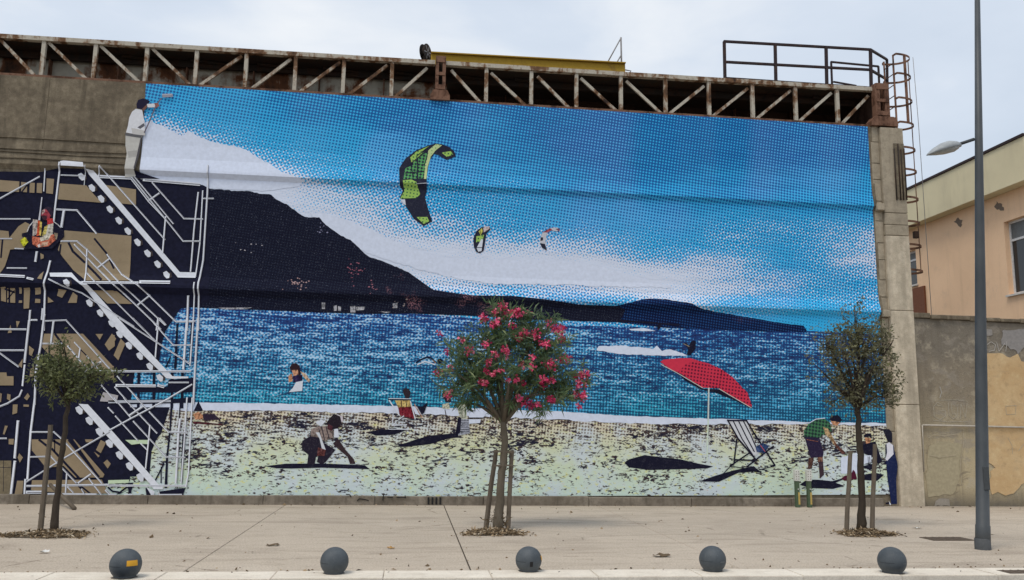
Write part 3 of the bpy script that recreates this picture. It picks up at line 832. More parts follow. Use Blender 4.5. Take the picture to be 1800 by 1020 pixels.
def add_poly(bm, pts, mi, layer, steps=None):
    """polygon given in photo pixels, laid on the relief of the wall"""
    b2 = bmesh.new()
    vs = []
    for x, y in pts:
        p = onY(x, y, D - 0.03)
        if vs and (vs[-1].co - Vector((p.x, 0, p.z))).length < 1e-4: continue
        vs.append(b2.verts.new((p.x, 0, p.z)))
    if len(vs) < 3: b2.free(); return
    for t_ in tessellate_polygon([[Vector((v.co.x, v.co.z, 0)) for v in vs]]):
        try: b2.faces.new([vs[i] for i in t_])
        except ValueError: pass
    zs = [v.co.z - KS * v.co.x for v in b2.verts]
    planes = [((0, 0, c), (-KS, 0, 1)) for c, _ in PROF[1:-1] if min(zs) < c < max(zs)]
    if steps:
        x0, x1 = min(v.co.x for v in b2.verts), max(v.co.x for v in b2.verts)
        z0, z1 = min(v.co.z for v in b2.verts), max(v.co.z for v in b2.verts)
        planes += [((x, 0, 0), (1, 0, 0)) for x in np.arange(x0 + steps, x1, steps)]
        planes += [((0, 0, z), (-KS, 0, 1)) for z in np.arange(min(zs) + steps, max(zs), steps)]
    for co, no in planes:
        bmesh.ops.bisect_plane(b2, geom=b2.verts[:] + b2.edges[:] + b2.faces[:], plane_co=co, plane_no=no, dist=1e-5)
    idx = {}
    for v in b2.verts:
        idx[v.index if False else v] = bm.verts.new((v.co.x, D - prof(v.co.x, v.co.z) - 0.002 - layer * LAYER, v.co.z))
    for f in b2.faces:
        vv = [idx[v] for v in f.verts]
        n = f.normal
        f.normal_update()
        if f.normal.y > 0: vv = vv[::-1]
        try:
            g = bm.faces.new(vv); g.material_index = mi
        except ValueError: pass
    b2.free()

def band(pts, w):
    """a drawn line of width w px as quads, mitred roughly"""
    out = []
    for (x0, y0), (x1, y1) in zip(pts[:-1], pts[1:]):
        L = math.hypot(x1 - x0, y1 - y0)
        if L < 1e-6: continue
        dx, dy = (x1 - x0) / L, (y1 - y0) / L
        nx, ny = -dy * w / 2, dx * w / 2
        ex, ey = dx * w * 0.35, dy * w * 0.35
        out.append([(x0 + nx - ex, y0 + ny - ey), (x1 + nx + ex, y1 + ny + ey), (x1 - nx + ex, y1 - ny + ey), (x0 - nx - ex, y0 - ny - ey)])
    return out

stairs_ref = [None]
def printed(name, items, layer, parent=mural, label=None, steps=None, step=0.3, plain=False):
    """items: ('p', colour or material, points) or ('l', colour, width, points); later items lie on earlier ones"""
    bm = bmesh.new(); mats = []
    def mi(c):
        mt = c if isinstance(c, bpy.types.Material) else (flat(c, 0.85, 0.06) if plain or parent is stairs_ref[0] or sum(c) > 1.7 else ink(c))
        if mt not in mats: mats.append(mt)
        return mats.index(mt)
    for k, it in enumerate(items):
        lay = layer + step * k
        if it[0] == 'p': add_poly(bm, it[2], mi(it[1]), lay, steps)
        else:
            for j, q in enumerate(band(it[3], it[2])): add_poly(bm, q, mi(it[1]), lay + 0.05 * (j % 4))
    o = from_bm(name, bm, mats, parent)
    if label: o['label'] = label
    return o

# --- printed sky: two inks whose coverage is drawn by hand, screened into dots
SKY = [(290,203,.97,.4),(340,218,.95,.38),(380,236,.93,.35),(430,256,.9,.32),(470,273,.88,.3),(520,293,.82,.3),(570,310,.75,.28),(300,238,0,0),(350,256,0,0),(400,279,0,0),(450,300,0,0),(490,316,0,0),(262,205,.95,.4),(450,225,.97,.45),(520,255,.95,.42),(650,285,.9,.4),(750,290,.95,.5),(760,330,.75,.38),(870,335,.9,.5),(900,350,.85,.45),(700,375,.5,.2),(820,390,.6,.3),(740,460,.02,0),(900,440,.15,.04),(1150,480,.1,.03),(270,160,1,.55),(330,190,1,.45),(300,215,.9,.4),(400,200,1,.5),(400,245,.9,.35),(480,270,.9,.3),(560,300,.8,.25),(640,310,.8,.3),
 (700,200,1,.66),(550,190,1,.6),(1000,220,1,.72),(1300,250,1,.72),(1500,250,1,.66),(850,250,1,.6),(1100,290,1,.68),(600,250,.95,.45),(800,320,.9,.5),
 (1000,330,.98,.56),(1300,330,1,.58),(1500,340,1,.5),(700,330,.75,.32),
 (262,225,0,0),(290,245,0,0),(330,255,0,0),(390,280,0,0),(440,300,0,0),(300,290,0,0),(400,315,0,0),(500,325,0,0),(470,345,.05,0),
 (520,345,.3,.08),(580,345,.4,.12),(640,350,.45,.15),(600,390,.3,.08),(560,370,.05,0),(640,400,.32,.08),(690,420,.4,.1),(600,425,.02,0),(650,445,0,0),(710,460,.1,.02),
 (740,430,.12,.02),(780,360,.8,.4),(760,400,.55,.28),(860,370,.85,.42),(900,410,.78,.36),(1000,400,.9,.42),(1100,390,.92,.42),(960,430,.5,.2),(1040,425,.7,.3),
 (780,470,0,0),(830,440,.25,.06),(860,470,0,0),(950,462,0,0),(950,485,0,0),(1050,468,.02,0),(1050,490,0,0),(1120,500,0,0),(1180,508,.03,.0),(1000,448,.12,.02),
 (740,485,.35,.12),(800,500,.5,.26),(900,510,.6,.3),(1000,516,.7,.35),(1100,526,.75,.36),(1200,522,.4,.14),(1250,512,.3,.12),(1300,535,.85,.26),(1400,540,.88,.3),
 (1120,430,.85,.36),(1200,430,.9,.4),(1150,455,.62,.25),(1250,455,.6,.25),(1300,405,.65,.36),(1250,385,.95,.46),(1380,442,1,.5),(1350,468,.9,.42),(1430,465,.85,.42),
 (1300,472,.4,.16),(1400,402,.7,.4),(1460,420,.6,.3),(1525,420,.45,.26),(1490,448,.3,.18),(1540,462,.35,.2),(1450,492,.7,.38),(1530,500,.7,.38),(1500,380,.95,.48),(1400,370,1,.52),
 (1200,485,.15,.05),(1280,492,.3,.15),(1350,508,.5,.25),(1450,528,.7,.32),(1540,535,.65,.3),(1480,565,1,.22),(1540,575,.9,.2),(1420,560,1,.25),(1200,360,1,.52),(1060,360,1,.5),(930,365,.92,.46)]
SK = np.array(SKY, float)
def sky_cov(px, py):
    dx = (SK[:, 0] - px) / 44.0; dy = (SK[:, 1] - py) / 17.0
    w = np.exp(-0.5 * (dx*dx + dy*dy)) + 1e-5 / (0.1 + dx*dx + dy*dy)
    s = w.sum()
    return float((w * SK[:, 2]).sum() / s), float((w * SK[:, 3]).sum() / s)
def to_px(p):
    d = p - CAM
    z = d.dot(fwd)
    return 900 + F * d.dot(RT) / z, 510 - F * d.dot(UP) / z
def sky_mat():
    t = NT('halftone sky print', 0.7, 0.25)
    x, z = t.xz(); p = t.co()
    n1 = t.noise(t.map(p, (0.45, 1, 2.6), (0, 0, 0), (0, 0.12, 0)), 1.7, 5, 0.65, 0.5); n2 = t.noise(p, 12, 2, 0.5)
    amp = t.math('MULTIPLY_ADD', n1, 1.1, -0.55)
    c0, b0_ = t.attr('cyan'), t.attr('blue')
    edge = t.math('MULTIPLY', t.math('MULTIPLY', c0, t.math('SUBTRACT', 1.0, c0)), 3.2)
    cv = t.math('ADD', c0, t.math('MULTIPLY', amp, edge))
    cv = t.math('ADD', cv, t.math('MULTIPLY', t.math('MULTIPLY_ADD', n2, 0.7, -0.35), edge))
    cv = t.rng(cv, 0.06, 0.98, -0.1, 1.1)
    bv = t.math('ADD', b0_, t.math('MULTIPLY', amp, t.math('MULTIPLY', b0_, 0.35)))
    bv = t.math('ADD', bv, t.math('MULTIPLY', t.rng(c0, 0.08, 0.3), t.rng(c0, 0.9, 0.5, 0.0, 0.12)))
    bv = t.rng(bv, 0.02, 1.0, -0.1, 1.0)
    i1 = t.screen(x, z, 0.074, 31, cv, 5.0)
    i2 = t.screen(x, z, 0.074, -8, bv, 5.5)
    lilac = t.rng(t.noise(p, 0.35, 2), 0.5, 0.62, 0, 0.55)
    cy = t.mix(t.math('MULTIPLY', lilac, 0.8), (0.03, 0.43, 0.80), (0.14, 0.44, 0.86))
    c = t.mix(i1, PAPER, cy)
    c = t.mix(i2, c, t.mix(lilac, (0.002, 0.10, 0.34), (0.012, 0.10, 0.37)))
    seam = t.noise(t.map(p, (0.8, 1, 0.02)), 1.0, 1)
    c = t.mix(t.rng(seam, 0.45, 0.6, 0, 0.03), c, (0.45, 0.5, 0.6))
    t.color(c)
    t.bump(t.noise(t.map(p, (0.9, 1, 3.2)), 1.5, 5, 0.6), 0.05, 0.35)
    return t.m
poly_sky = [(256,146),(500,160.5),(761,176),(1000,190.5),(1300,208),(1526,222),(1549.6,600),(1300,600),(980,590),(300,575),(246,560),(246,306)]
bm = bmesh.new(); add_poly(bm, poly_sky, 0, 0, 0.13)
me = bpy.data.meshes.new('printed_sky'); bm.to_mesh(me); bm.free()
a1 = me.attributes.new('cyan', 'FLOAT', 'POINT'); a2 = me.attributes.new('blue', 'FLOAT', 'POINT')
cc, bb = [], []
for v in me.vertices:
    px, py = to_px(v.co); c, b = sky_cov(px, py)
    cc.append(c); bb.append(b)
a1.data.foreach_set('value', cc); a2.data.foreach_set('value', bb)
o = link('printed_sky', me, sky_mat(), mural)
o['label'] = 'blue halftone sky with white cloud'

# --- printed sea
za, zb = onY(900, 560, D).z, onY(900, 722, D).z
def sea_mat():
    t = NT('halftone sea print', 0.7, 0.25)
    x, z = t.xz(); p = t.co()
    g = t.rng(z, zb, za)                                # 0 shore .. 1 horizon
    gx = t.rng(x, -9.5, 9.0)
    n1 = t.noise(t.map(p, (0.45, 1, 3.6)), 1.5, 4, 0.6, 0.6)
    n2 = t.noise(t.map(p, (1.6, 1, 7.5), (3, 0, 1)), 2.4, 4, 0.68, 0.4)
    n3 = t.noise(t.map(p, (3.4, 1, 10.0), (7, 0, 4)), 3.2, 3, 0.65)
    n4 = t.noise(p, 0.28, 2)
    wave = t.math('ADD', t.math('MULTIPLY_ADD', n1, 1.7, -0.85), t.math('ADD', t.math('MULTIPLY_ADD', n2, 2.3, -1.15), t.math('MULTIPLY_ADD', n3, 1.9, -0.95)))
    shr = t.rng(z, zb - 0.1, zb + 0.8)
    wave = t.math('MULTIPLY', wave, t.rng(shr, 0, 1, 0.6, 1.3))
    dk = t.math('ADD', t.math('ADD', wave, t.math('MULTIPLY_ADD', gx, 0.30, 0.34)), t.math('MULTIPLY', g, 0.14))
    dk = t.math('ADD', dk, t.rng(shr, 0.0, 0.5, 0.10, 0.0))
    i2 = t.screen(x, z, 0.07, -3, dk, 3.4)
    hl = t.math('ADD', t.math('MULTIPLY', wave, -1.0), t.math('MULTIPLY_ADD', gx, -0.34, 0.27))
    hl = t.math('ADD', hl, t.rng(shr, 0.0, 0.6, -0.35, 0.0))
    i1 = t.screen(x, z, 0.069, 40, hl, 3.0)
    blu = t.mix(g, (0.035, 0.40, 0.58), (0.035, 0.24, 0.60))
    blu = t.mix(t.rng(n4, 0.42, 0.6), blu, (0.07, 0.42, 0.72))
    c = t.mix(i1, blu, (0.44, 0.64, 0.84))
    c = t.mix(i2, c, t.mix(g, (0.004, 0.07, 0.16), (0.008, 0.035, 0.18)))
    dark = t.math('MULTIPLY_ADD', t.math('SUBTRACT', wave, t.math('MULTIPLY_ADD', gx, -0.12, 0.50)), 5.0, 0.0, clamp=True)
    c = t.mix(t.math('MULTIPLY', dark, 0.85), c, (0.008, 0.014, 0.075))
    t.color(c)
    t.bump(t.noise(t.map(p, (0.9, 1, 3.2)), 1.5, 5, 0.6), 0.04, 0.3)
    return t.m
shore = [(1558.6,744),(1430,742),(1300,738),(1240,735.5),(1100,731),(1000,724),(860,719),(700,714),(500,710),(345,707),(300,707),(215,707)]
printed('printed_sea', [('p', sea_mat(), [(212,560),(300,540),(500,542),(720,551),(1000,572),(1430,582),(1549,588)] + shore)], 1, steps=0.8, label='blue halftone sea with small waves')

# --- printed sand and foam
zs0, zs1 = onY(900, 872, D).z, onY(900, 742, D).z
def sand_mat():
    t = NT('halftone sand print', 0.75, 0.2)
    x, z = t.xz(); p = t.co()
    h = t.rng(z, zs0, zs1)                              # 0 bottom .. 1 shore
    pw = t.map(p, (1, 1, 1)); 
    n1 = t.noise(t.map(p, (5.2, 1, 12.0)), 1.9, 3, 0.6, 0.5)
    n1b = t.noise(t.map(p, (1.7, 1, 6.5), (9, 0, 3), (0, 0.10, 0)), 1.9, 4, 0.7, 0.5)
    n2 = t.noise(t.map(p, (0.45, 1, 1.5), (4, 0, 0)), 1.3, 3, 0.6)
    n3 = t.noise(t.map(p, (3.5, 1, 6.5), (2, 0, 8)), 2.2, 3, 0.7)
    n4 = t.noise(p, 1.1, 4, 0.6)
    n5 = t.noise(p, 26, 2, 0.6)
    base = t.ramp(h, [(0.0, (0.56, 0.70, 0.63)), (0.35, (0.58, 0.69, 0.54)), (0.7, (0.63, 0.67, 0.48)), (1.0, (0.68, 0.62, 0.49))])
    base = t.mix(t.rng(n4, 0.44, 0.60, 0, 0.8), base, (0.58, 0.66, 0.74))
    base = t.mix(t.rng(n3, 0.58, 0.66, 0, 0.8), base, (0.66, 0.66, 0.24))
    base = t.mix(t.rng(n3, 0.36, 0.31, 0, 0.6), base, (0.62, 0.46, 0.40))
    lift = t.math('ADD', t.math('MULTIPLY_ADD', h, -0.075, 0.588), t.math('MULTIPLY_ADD', n2, -0.34, 0.17))
    k = t.math('MULTIPLY', t.math('SUBTRACT', n1, lift), 22.0, clamp=True)
    k2 = t.math('MULTIPLY', t.math('SUBTRACT', n1b, t.math('ADD', lift, 0.05)), 22.0, clamp=True)
    dots = t.screen(x, z, 0.07, -6, t.math('ADD', t.rng(h, 0.60, 1.0, 0.10, 0.46), t.math('MULTIPLY_ADD', n1, 1.2, -0.6)), 4)
    dots = t.math('MULTIPLY', dots, t.rng(t.math('MULTIPLY_ADD', n2, 0.5, h), 0.78, 1.05))
    c = t.mix(t.math('MULTIPLY', dots, 0.85), base, t.mix(t.rng(n5, 0.4, 0.6), (0.13, 0.05, 0.045), (0.12, 0.09, 0.03)))
    ink = t.mix(t.rng(n5, 0.42, 0.62), (0.012, 0.012, 0.032), (0.085, 0.05, 0.035))
    c = t.mix(k, c, ink)
    c = t.mix(k2, c, (0.012, 0.012, 0.032))
    t.color(c)
    t.bump(t.noise(t.map(p, (0.9, 1, 3.2)), 1.5, 5, 0.6), 0.04, 0.3)
    return t.m
foam_b = [(1559,748),(1430,746),(1330,746),(1240,746),(1100,744),(1000,739),(860,733),(700,727),(500,723),(345,722),(215,720)]
printed('printed_sand', [('p', sand_mat(), [(215,718)] + foam_b[::-1][1:] + [(1566.3,869.5),(1300,871),(900,872.5),(350,873.5),(150,873.5),(150,800)])], 1, steps=0.8, label='pale green halftone beach sand with dark flecks')
rf = random.Random(2)
def wob(pts, a, step=9):
    out = []
    for (x0, y0), (x1, y1) in zip(pts[:-1], pts[1:]):
        n = max(1, int(abs(x1 - x0) / step))
        out += [(x0 + (x1-x0)*j/n, y0 + (y1-y0)*j/n + rf.uniform(-a, a)) for j in range(n)]
    return out + [pts[-1]]
printed('printed_foam', [('p', PAPER, wob(shore, 0.8) + wob(foam_b[::-1], 1.6))], 2, label='white band of foam along the shore')

def jag(pts, a, step):
    out = []
    n_ = len(pts)
    for i_ in range(n_ - 1):
        p0, p1, p2, p3 = pts[max(i_-1, 0)], pts[i_], pts[i_+1], pts[min(i_+2, n_-1)]
        k_ = max(1, int(math.hypot(p2[0]-p1[0], p2[1]-p1[1]) / step))
        for j_ in range(k_):
            t_ = j_ / k_
            q_ = [0.5*((2*p1[c_]) + (-p0[c_]+p2[c_])*t_ + (2*p0[c_]-5*p1[c_]+4*p2[c_]-p3[c_])*t_*t_ + (-p0[c_]+3*p1[c_]-3*p2[c_]+p3[c_])*t_**3) for c_ in (0, 1)]
            out.append((q_[0], q_[1] + rf.uniform(-a, a)))
    return out + [pts[-1]]
printed('printed_cloud', [('p', PAPER, [(246,306),(254,216)] + jag([(257,214),(267,214),(300,228),(320,238),(330,230),(350,240),(380,250),(425,260),(450,275),(480,292),(500,305),(535,317)], 1.3, 4) + jag([(525,327),(470,335),(440,334),(366,331)], 0.6, 6) + [(356,326),(246,316)])], 2.6, label='white cloud at the upper left of the printed sky')
printed('printed_cloud', [('p', PAPER, jag([(545,372),(580,378),(640,398),(700,425),(760,447),(830,455),(960,458),(1050,466),(1120,486),(1180,504)], 1.6, 5) + jag([(1180,506),(1080,504),(960,500),(860,498),(780,484),(720,468),(650,446),(600,420),(560,395),(545,374)], 1.6, 5))], 2.6, label='white cloud band above the printed mountain')
# --- far land
def land_mat(name, c0, c1, spots, cov):
    t = NT(name, 0.85, 0.08); x, z = t.xz(); p = t.co()
    n = t.noise(p, 2.2, 5, 0.7); n2 = t.noise(p, 30, 2, 0.6); n3 = t.noise(t.map(p, (1, 1, 1), (5, 0, 3)), 0.75, 3, 0.6)
    i = t.screen(x, z, 0.063, -8, t.math('ADD', cov, t.math('MULTIPLY_ADD', n, 0.5, -0.25)), 4)
    c = t.mix(i, c0, c1)
    sp = t.math('MULTIPLY', t.rng(n3, 0.61, 0.70), t.rng(n2, 0.50, 0.58))
    c = t.mix(t.math('MULTIPLY', sp, spots), c, (0.36, 0.17, 0.20))
    c = t.mix(t.math('MULTIPLY', t.rng(t.noise(p, 45, 2, 0.6), 0.655, 0.71), 0.4 * spots), c, (0.30, 0.33, 0.42))
    t.color(c); t.bump(t.noise(t.map(p, (0.9, 1, 3.2)), 1.5, 5, 0.6), 0.04, 0.35); return t.m
ridge = MT([(440,118),(470,115),(560,122),(640,130),(720,130),(800,150),(850,150),(900,185),(960,215),(1010,250),(1060,285),(1100,300),(1170,300),(1190,325),(1250,375),(1310,415),(1370,445),(1410,480),(1440,510),(1490,550),(1560,575),(1640,605),(1749,655)])
mount = jag(ridge, 0.8, 4) + [(745,498),(762,510),(800,516),(830,520),(900,521),(958,527),(1017,536),(1087,538.5),(1100,545),(1090,566),(950,562),(850,556),(720,551)] + MT([(1500,918),(1150,908),(1000,900),(800,893),(500,882),(280,872),(280,700)]) + [(330,420)]
printed('printed_mountain', [('p', land_mat('mountain print', (0.008, 0.009, 0.022), (0.016, 0.021, 0.042), 1.0, 0.3), mount)], 3.2, steps=0.8, label='dark navy mountain sloping down to the sea')
head = jag(H9([(450,410),(480,405),(560,385),(610,374),(690,377),(740,386),(800,394),(860,420),(1000,445),(1200,480),(1320,495)]), 0.5, 5) + H9([(1340,525),(1100,520),(700,505),(480,480),(120,468),(0,470),(0,420)])
rs = random.Random(21)
for cx, cy, rx, ry, n_, c_ in ((522, 497, 20, 12, 26, (0.42, 0.28, 0.28)), (622, 478, 18, 20, 26, (0.34, 0.12, 0.17)), (655, 505, 10, 12, 10, (0.34, 0.14, 0.18)), (565, 405, 12, 10, 8, (0.25, 0.25, 0.38)), (440, 438, 30, 12, 8, (0.4, 0.38, 0.42)), (700, 536, 25, 8, 9, (0.36, 0.3, 0.3))):
    its = []
    for _ in range(n_):
        x_, y_ = cx + rs.gauss(0, rx * 0.5), cy + rs.gauss(0, ry * 0.5); a_ = rs.uniform(0.7, 1.9)
        its.append(('p', c_, [(x_ - a_, y_), (x_, y_ - a_ * 0.8), (x_ + a_ * 1.2, y_ - 0.2), (x_ + 0.2, y_ + a_ * 0.7)]))
    o_ = printed('printed_rock_specks', its, 5.2, step=0.02, plain=True); o_['kind'] = 'stuff'  # small specks of the print on the mountain
printed('printed_headland', [('p', land_mat('headland print', (0.014, 0.06, 0.19), (0.005, 0.01, 0.045), 0.15, 0.66), head)], 2.5, steps=0.8, label='dark blue headland on the horizon')
for q in ([(1185,845),(1208,845),(1206,886),(1187,886)], [(1262,866),(1282,862),(1284,898),(1264,898)], [(1290,868),(1310,872),(1308,898),(1291,898)], [(1368,868),(1400,866),(1402,908),(1370,908)], [(1404,872),(1460,872),(1456,892),(1406,896)], [(1640,850),(1672,846),(1670,880),(1645,880)], [(520,878),(740,876),(700,888),(560,888)], [(1560,902),(1630,905),(1600,912)]):
    printed('printed_house', [('p', (0.42,0.42,0.46), MT(q))], 4.4)
printed('printed_wave', [('p', PAPER, wob(Q4([(140,262),(150,250),(260,248),(350,255),(420,265),(440,245),(465,275),(510,265),(590,295)]), 1.0, 4) + wob(Q4([(590,298),(450,297),(260,290),(140,272)]), 1.0, 5))], 2.2, label='white wave crest behind the kite surfer')
printed('printed_wave', [('p', PAPER, Q4([(300,165),(380,161),(435,175),(370,176),(310,172)])), ('p', PAPER, [(921,577),(960,574),(962,577),(930,580)])], 3.6)
printed('printed_surfer', [('p', NAVY, Q4([(575,232),(590,236),(600,250),(606,232),(620,222),(634,226),(632,262),(612,290),(604,298),(588,292),(596,266)])), ('l', (0.3,0.25,0.2), 1.4, Q4([(570,238),(600,252)]))], 4.0, label='small dark kite surfer on the waves')
printed('printed_surfer', [('p', NAVY, Q4([(440,150),(455,128),(462,150),(445,176)])), ('l', NAVY, 3, Q4([(260,125),(350,130),(430,136),(550,145)]))], 4.0, label='tiny dark figure near the headland')

# --- kites
def dotted(name, c0, c1, cov, p=0.078):
    t = NT(name, 0.75, 0.2); x, z = t.xz()
    n = t.noise(t.co(), 2.5, 4, 0.65)
    t.color(t.mix(t.screen(x, z, p, -8, t.math('ADD', cov, t.math('MULTIPLY_ADD', n, 0.6, -0.3)), 6), c0, c1)); return t.m
G_L = (0.34, 0.55, 0.12); G_M = (0.10, 0.36, 0.12); G_P = (0.52, 0.62, 0.30)
KNAVY = (0.022, 0.024, 0.045)
kite_green = dotted('kite green print', G_L, (0.02, 0.10, 0.06), 0.22)
kite_mid = dotted('kite dark green print', G_M, KNAVY, 0.45)
kite_pale = dotted('kite pale print', G_P, (0.10, 0.30, 0.12), 0.12)
printed('printed_kite', [('p', KNAVY, KI([(100,260),(150,180),(240,110),(340,70),(400,55),(450,62),(510,85),(550,120),(562,160),(490,190),(470,180),(420,150),(385,140),(350,190),(335,250),(325,330),(325,450),(310,490),(330,570),(370,690),(300,728),(220,670),(150,560),(120,500),(105,500),(130,440),(105,400)])),
  ('p', kite_mid, KI([(150,260),(230,225),(310,235),(295,345),(135,352)])), ('p', kite_green, KI([(190,170),(240,122),(345,75),(300,112),(262,170),(222,212),(196,212)])),
  ('p', kite_mid, KI([(215,215),(300,125),(330,140),(305,225),(220,235)])), ('p', kite_pale, KI([(338,112),(400,60),(450,70),(400,110),(360,160),(332,250),(322,350),(302,350),(312,230),(330,170)])),
  ('p', kite_green, KI([(130,362),(200,355),(240,375),(272,470),(240,500),(110,505),(142,440)])), ('p', kite_green, KI([(445,130),(520,118),(540,145),(490,166)])), ('p', kite_green, KI([(240,655),(330,655),(345,690),(300,712)])),
  ('p', WHITE, KI([(110,512),(148,512),(155,560),(135,548)])), ('l', KNAVY, 1.3, KI([(240,160),(330,90)])), ('l', KNAVY, 1.6, KI([(200,215),(300,135)])), ('l', KNAVY, 2.0, KI([(250,180),(250,345)])), ('l', KNAVY, 1.6, KI([(150,300),(300,285)])),
  ('l', KNAVY, 1.5, KI([(190,180),(215,350)])), ('l', WHITE, 0.9, KI([(240,390),(325,385)]))], 4, label='large green and black kite in the printed sky')
printed('printed_kite', [('p', KNAVY, KI([(705,830),(730,770),(770,740),(840,738),(846,755),(812,790),(790,930),(760,950),(730,940),(710,900)])), ('p', (0.6,0.58,0.12), KI([(748,772),(775,745),(782,770),(765,805)])),
  ('p', kite_green, KI([(730,812),(792,800),(780,850),(728,862)])), ('p', WHITE, KI([(732,908),(772,832),(784,840),(772,932),(745,938)])), ('p', (0.6,0.5,0.5), KI([(785,735),(830,730),(840,748),(790,782)])), ('l', KNAVY, 1.2, KI([(735,905),(775,905)]))], 4, label='small green and black kite below the large one')
printed('printed_kite', [('p', (0.55,0.55,0.6), KI([(1250,830),(1270,780),(1330,745),(1390,740),(1412,765),(1380,772),(1330,760),(1305,790),(1290,870),(1306,928),(1270,910),(1250,870)])), ('p', (0.42,0.10,0.13), KI([(1270,780),(1330,745),(1350,758),(1310,782)])),
  ('p', KNAVY, KI([(1250,868),(1290,875),(1305,928),(1265,905)])), ('p', (0.2,0.08,0.12), KI([(1375,752),(1412,748),(1405,772)])), ('p', KNAVY, KI([(1255,820),(1275,822),(1272,845),(1252,850)]))], 4, label='small white and red kite furthest to the right')

# --- beach figures
SKIN = (0.55, 0.27, 0.15)
red_dots = dotted('red parasol print', (0.60, 0.03, 0.07), (0.13, 0.006, 0.03), 0.36)
red_plain = flat((0.60, 0.03, 0.07), 0.75, 0.06)
printed('printed_parasol', [('p', NAVY, UM([(190,240),(360,352),(470,357),(560,412),(690,486),(560,424),(450,380),(340,354),(240,294)])),
  ('p', red_plain, UM([(80,175),(100,160),(200,150),(280,150),(330,165),(200,245),(150,225)])), ('p', red_dots, UM([(200,240),(250,190),(330,165),(400,185),(480,220),(560,275),(620,340),(660,380),(690,470),(680,475),(560,405),(470,350),(360,345),(205,248)])),
  ('l', (0.62,0.60,0.55), 1.1, UM([(85,192),(190,247),(360,347)])), ('l', (0.62,0.60,0.55), 1.1, UM([(470,354),(685,480)])), ('l', (0.25,0.01,0.03), 1.0, UM([(490,230),(470,350)])),
  ('l', (0.55,0.62,0.60), 2.6, UM([(402,350),(398,562)])), ('l', (0.62,0.72,0.62), 2.2, UM([(398,562),(390,830)]))], 4, label='large tilted red beach parasol with dotted pattern')
printed('printed_shadow', [('p', NAVY, Q4([(278,832),(300,815),(380,793),(400,797),(560,815),(640,835),(720,850),(690,860),(560,864),(400,868),(300,855)]))], 4, label='dark oval shadow of the red parasol')
printed('printed_deck_chair', [('p', NAVY, UM([(335,970),(450,930),(560,898),(700,868),(755,912),(700,905),(600,912),(470,972)])), ('p', (0.6,0.62,0.66), UM([(530,565),(652,565),(735,780),(715,800),(700,795),(600,680)]))]
  + [('l', NAVY, 2.0, UM(q)) for q in ([(565,568),(625,690),(692,790)], [(600,568),(655,680),(705,772)], [(632,568),(680,660),(716,742)])]
  + [('l', NAVY, 2.6, UM(q)) for q in ([(528,562),(600,690),(720,830)], [(652,565),(730,690),(842,862)], [(588,688),(570,842)], [(832,736),(655,872)], [(545,866),(672,780)], [(570,825),(722,830)], [(526,564),(655,565)], [(842,860),(815,868)])]
  + [('l', NAVY, 1.6, UM(q)) for q in ([(842,866),(740,892)], [(545,868),(470,950)], [(540,866),(620,880),(750,905)])]
  + [('p', (0.03,0.06,0.16), UM([(712,742),(760,712),(802,735),(770,782),(720,772)])), ('l', (0.5,0.1,0.1), 1.2, UM([(745,730),(775,770)]))], 4, label='striped deck chair beside the red parasol')
printed('printed_person', [('p', NAVY, RP([(150,750),(220,700),(330,700),(450,712),(600,762),(480,792),(250,782)])), ('p', NAVY, RP([(420,730),(560,690),(580,700),(440,760)])),
  ('p', (0.10,0.05,0.04), RP([(240,480),(290,480),(270,592),(230,592)])), ('p', (0.05,0.03,0.04), RP([(328,470),(378,470),(392,650),(350,692),(340,560)])), ('p', (0.25,0.12,0.08), RP([(328,470),(378,470),(376,520),(334,520)])),
  ('p', (0.026,0.018,0.05), RP([(190,250),(345,275),(388,430),(380,472),(258,482),(228,380)])), ('p', dotted('plaid shirt print', (0.05,0.17,0.08), (0.012,0.03,0.03), 0.5), RP([(190,215),(240,140),(310,100),(400,95),(450,130),(472,222),(440,210),(385,178),(402,240),(340,282),(196,272)])),
  ('p', (0.55,0.38,0.2), RP([(382,172),(430,190),(492,300),(532,370),(500,362),(440,282),(402,242)])), ('p', (0.15,0.06,0.05), RP([(470,290),(535,368),(604,425),(600,442),(570,440),(505,365)])),
  ('p', SKIN, RP([(455,108),(500,118),(552,130),(520,162),(480,152)])), ('p', NAVY, RP([(443,95),(468,62),(530,54),(572,100),(552,132),(505,115),(470,118)])), ('l', PAPER, 1.3, RP([(245,135),(310,96),(400,86)])), ('l', (0.4,0.15,0.1), 1.0, RP([(220,300),(330,320)]))], 4, label='printed man in plaid shirt and dark shorts bending over')
printed('printed_person', [('p', NAVY, RP([(760,655),(900,630),(992,650),(922,712),(780,702)])), ('p', PAPER, RP([(560,480),(722,430),(732,640),(560,640)])), ('p', (0.08,0.01,0.03), RP([(562,690),(600,660),(660,650),(682,600),(702,620),(722,690),(600,712)])),
  ('p', NAVY, RP([(755,420),(770,370),(800,340),(905,318),(952,460),(972,515),(930,550),(900,482),(820,452)])), ('p', PAPER, RP([(770,458),(862,458),(862,522),(770,552)])), ('p', NAVY, RP([(758,572),(850,545),(922,540),(900,592),(850,602)])), ('l', NAVY, 1.6, RP([(650,395),(700,398),(760,420)])),
  ('p', SKIN, RP([(798,278),(862,288),(850,332),(812,342)])), ('p', NAVY, RP([(782,262),(812,240),(860,238),(872,292),(845,270),(800,275)])), ('l', NAVY, 1.0, RP([(830,470),(835,560)])), ('l', NAVY, 1.0, RP([(845,470),(850,540)]))], 4.1, label='printed child in dark clothes sitting on the sand')
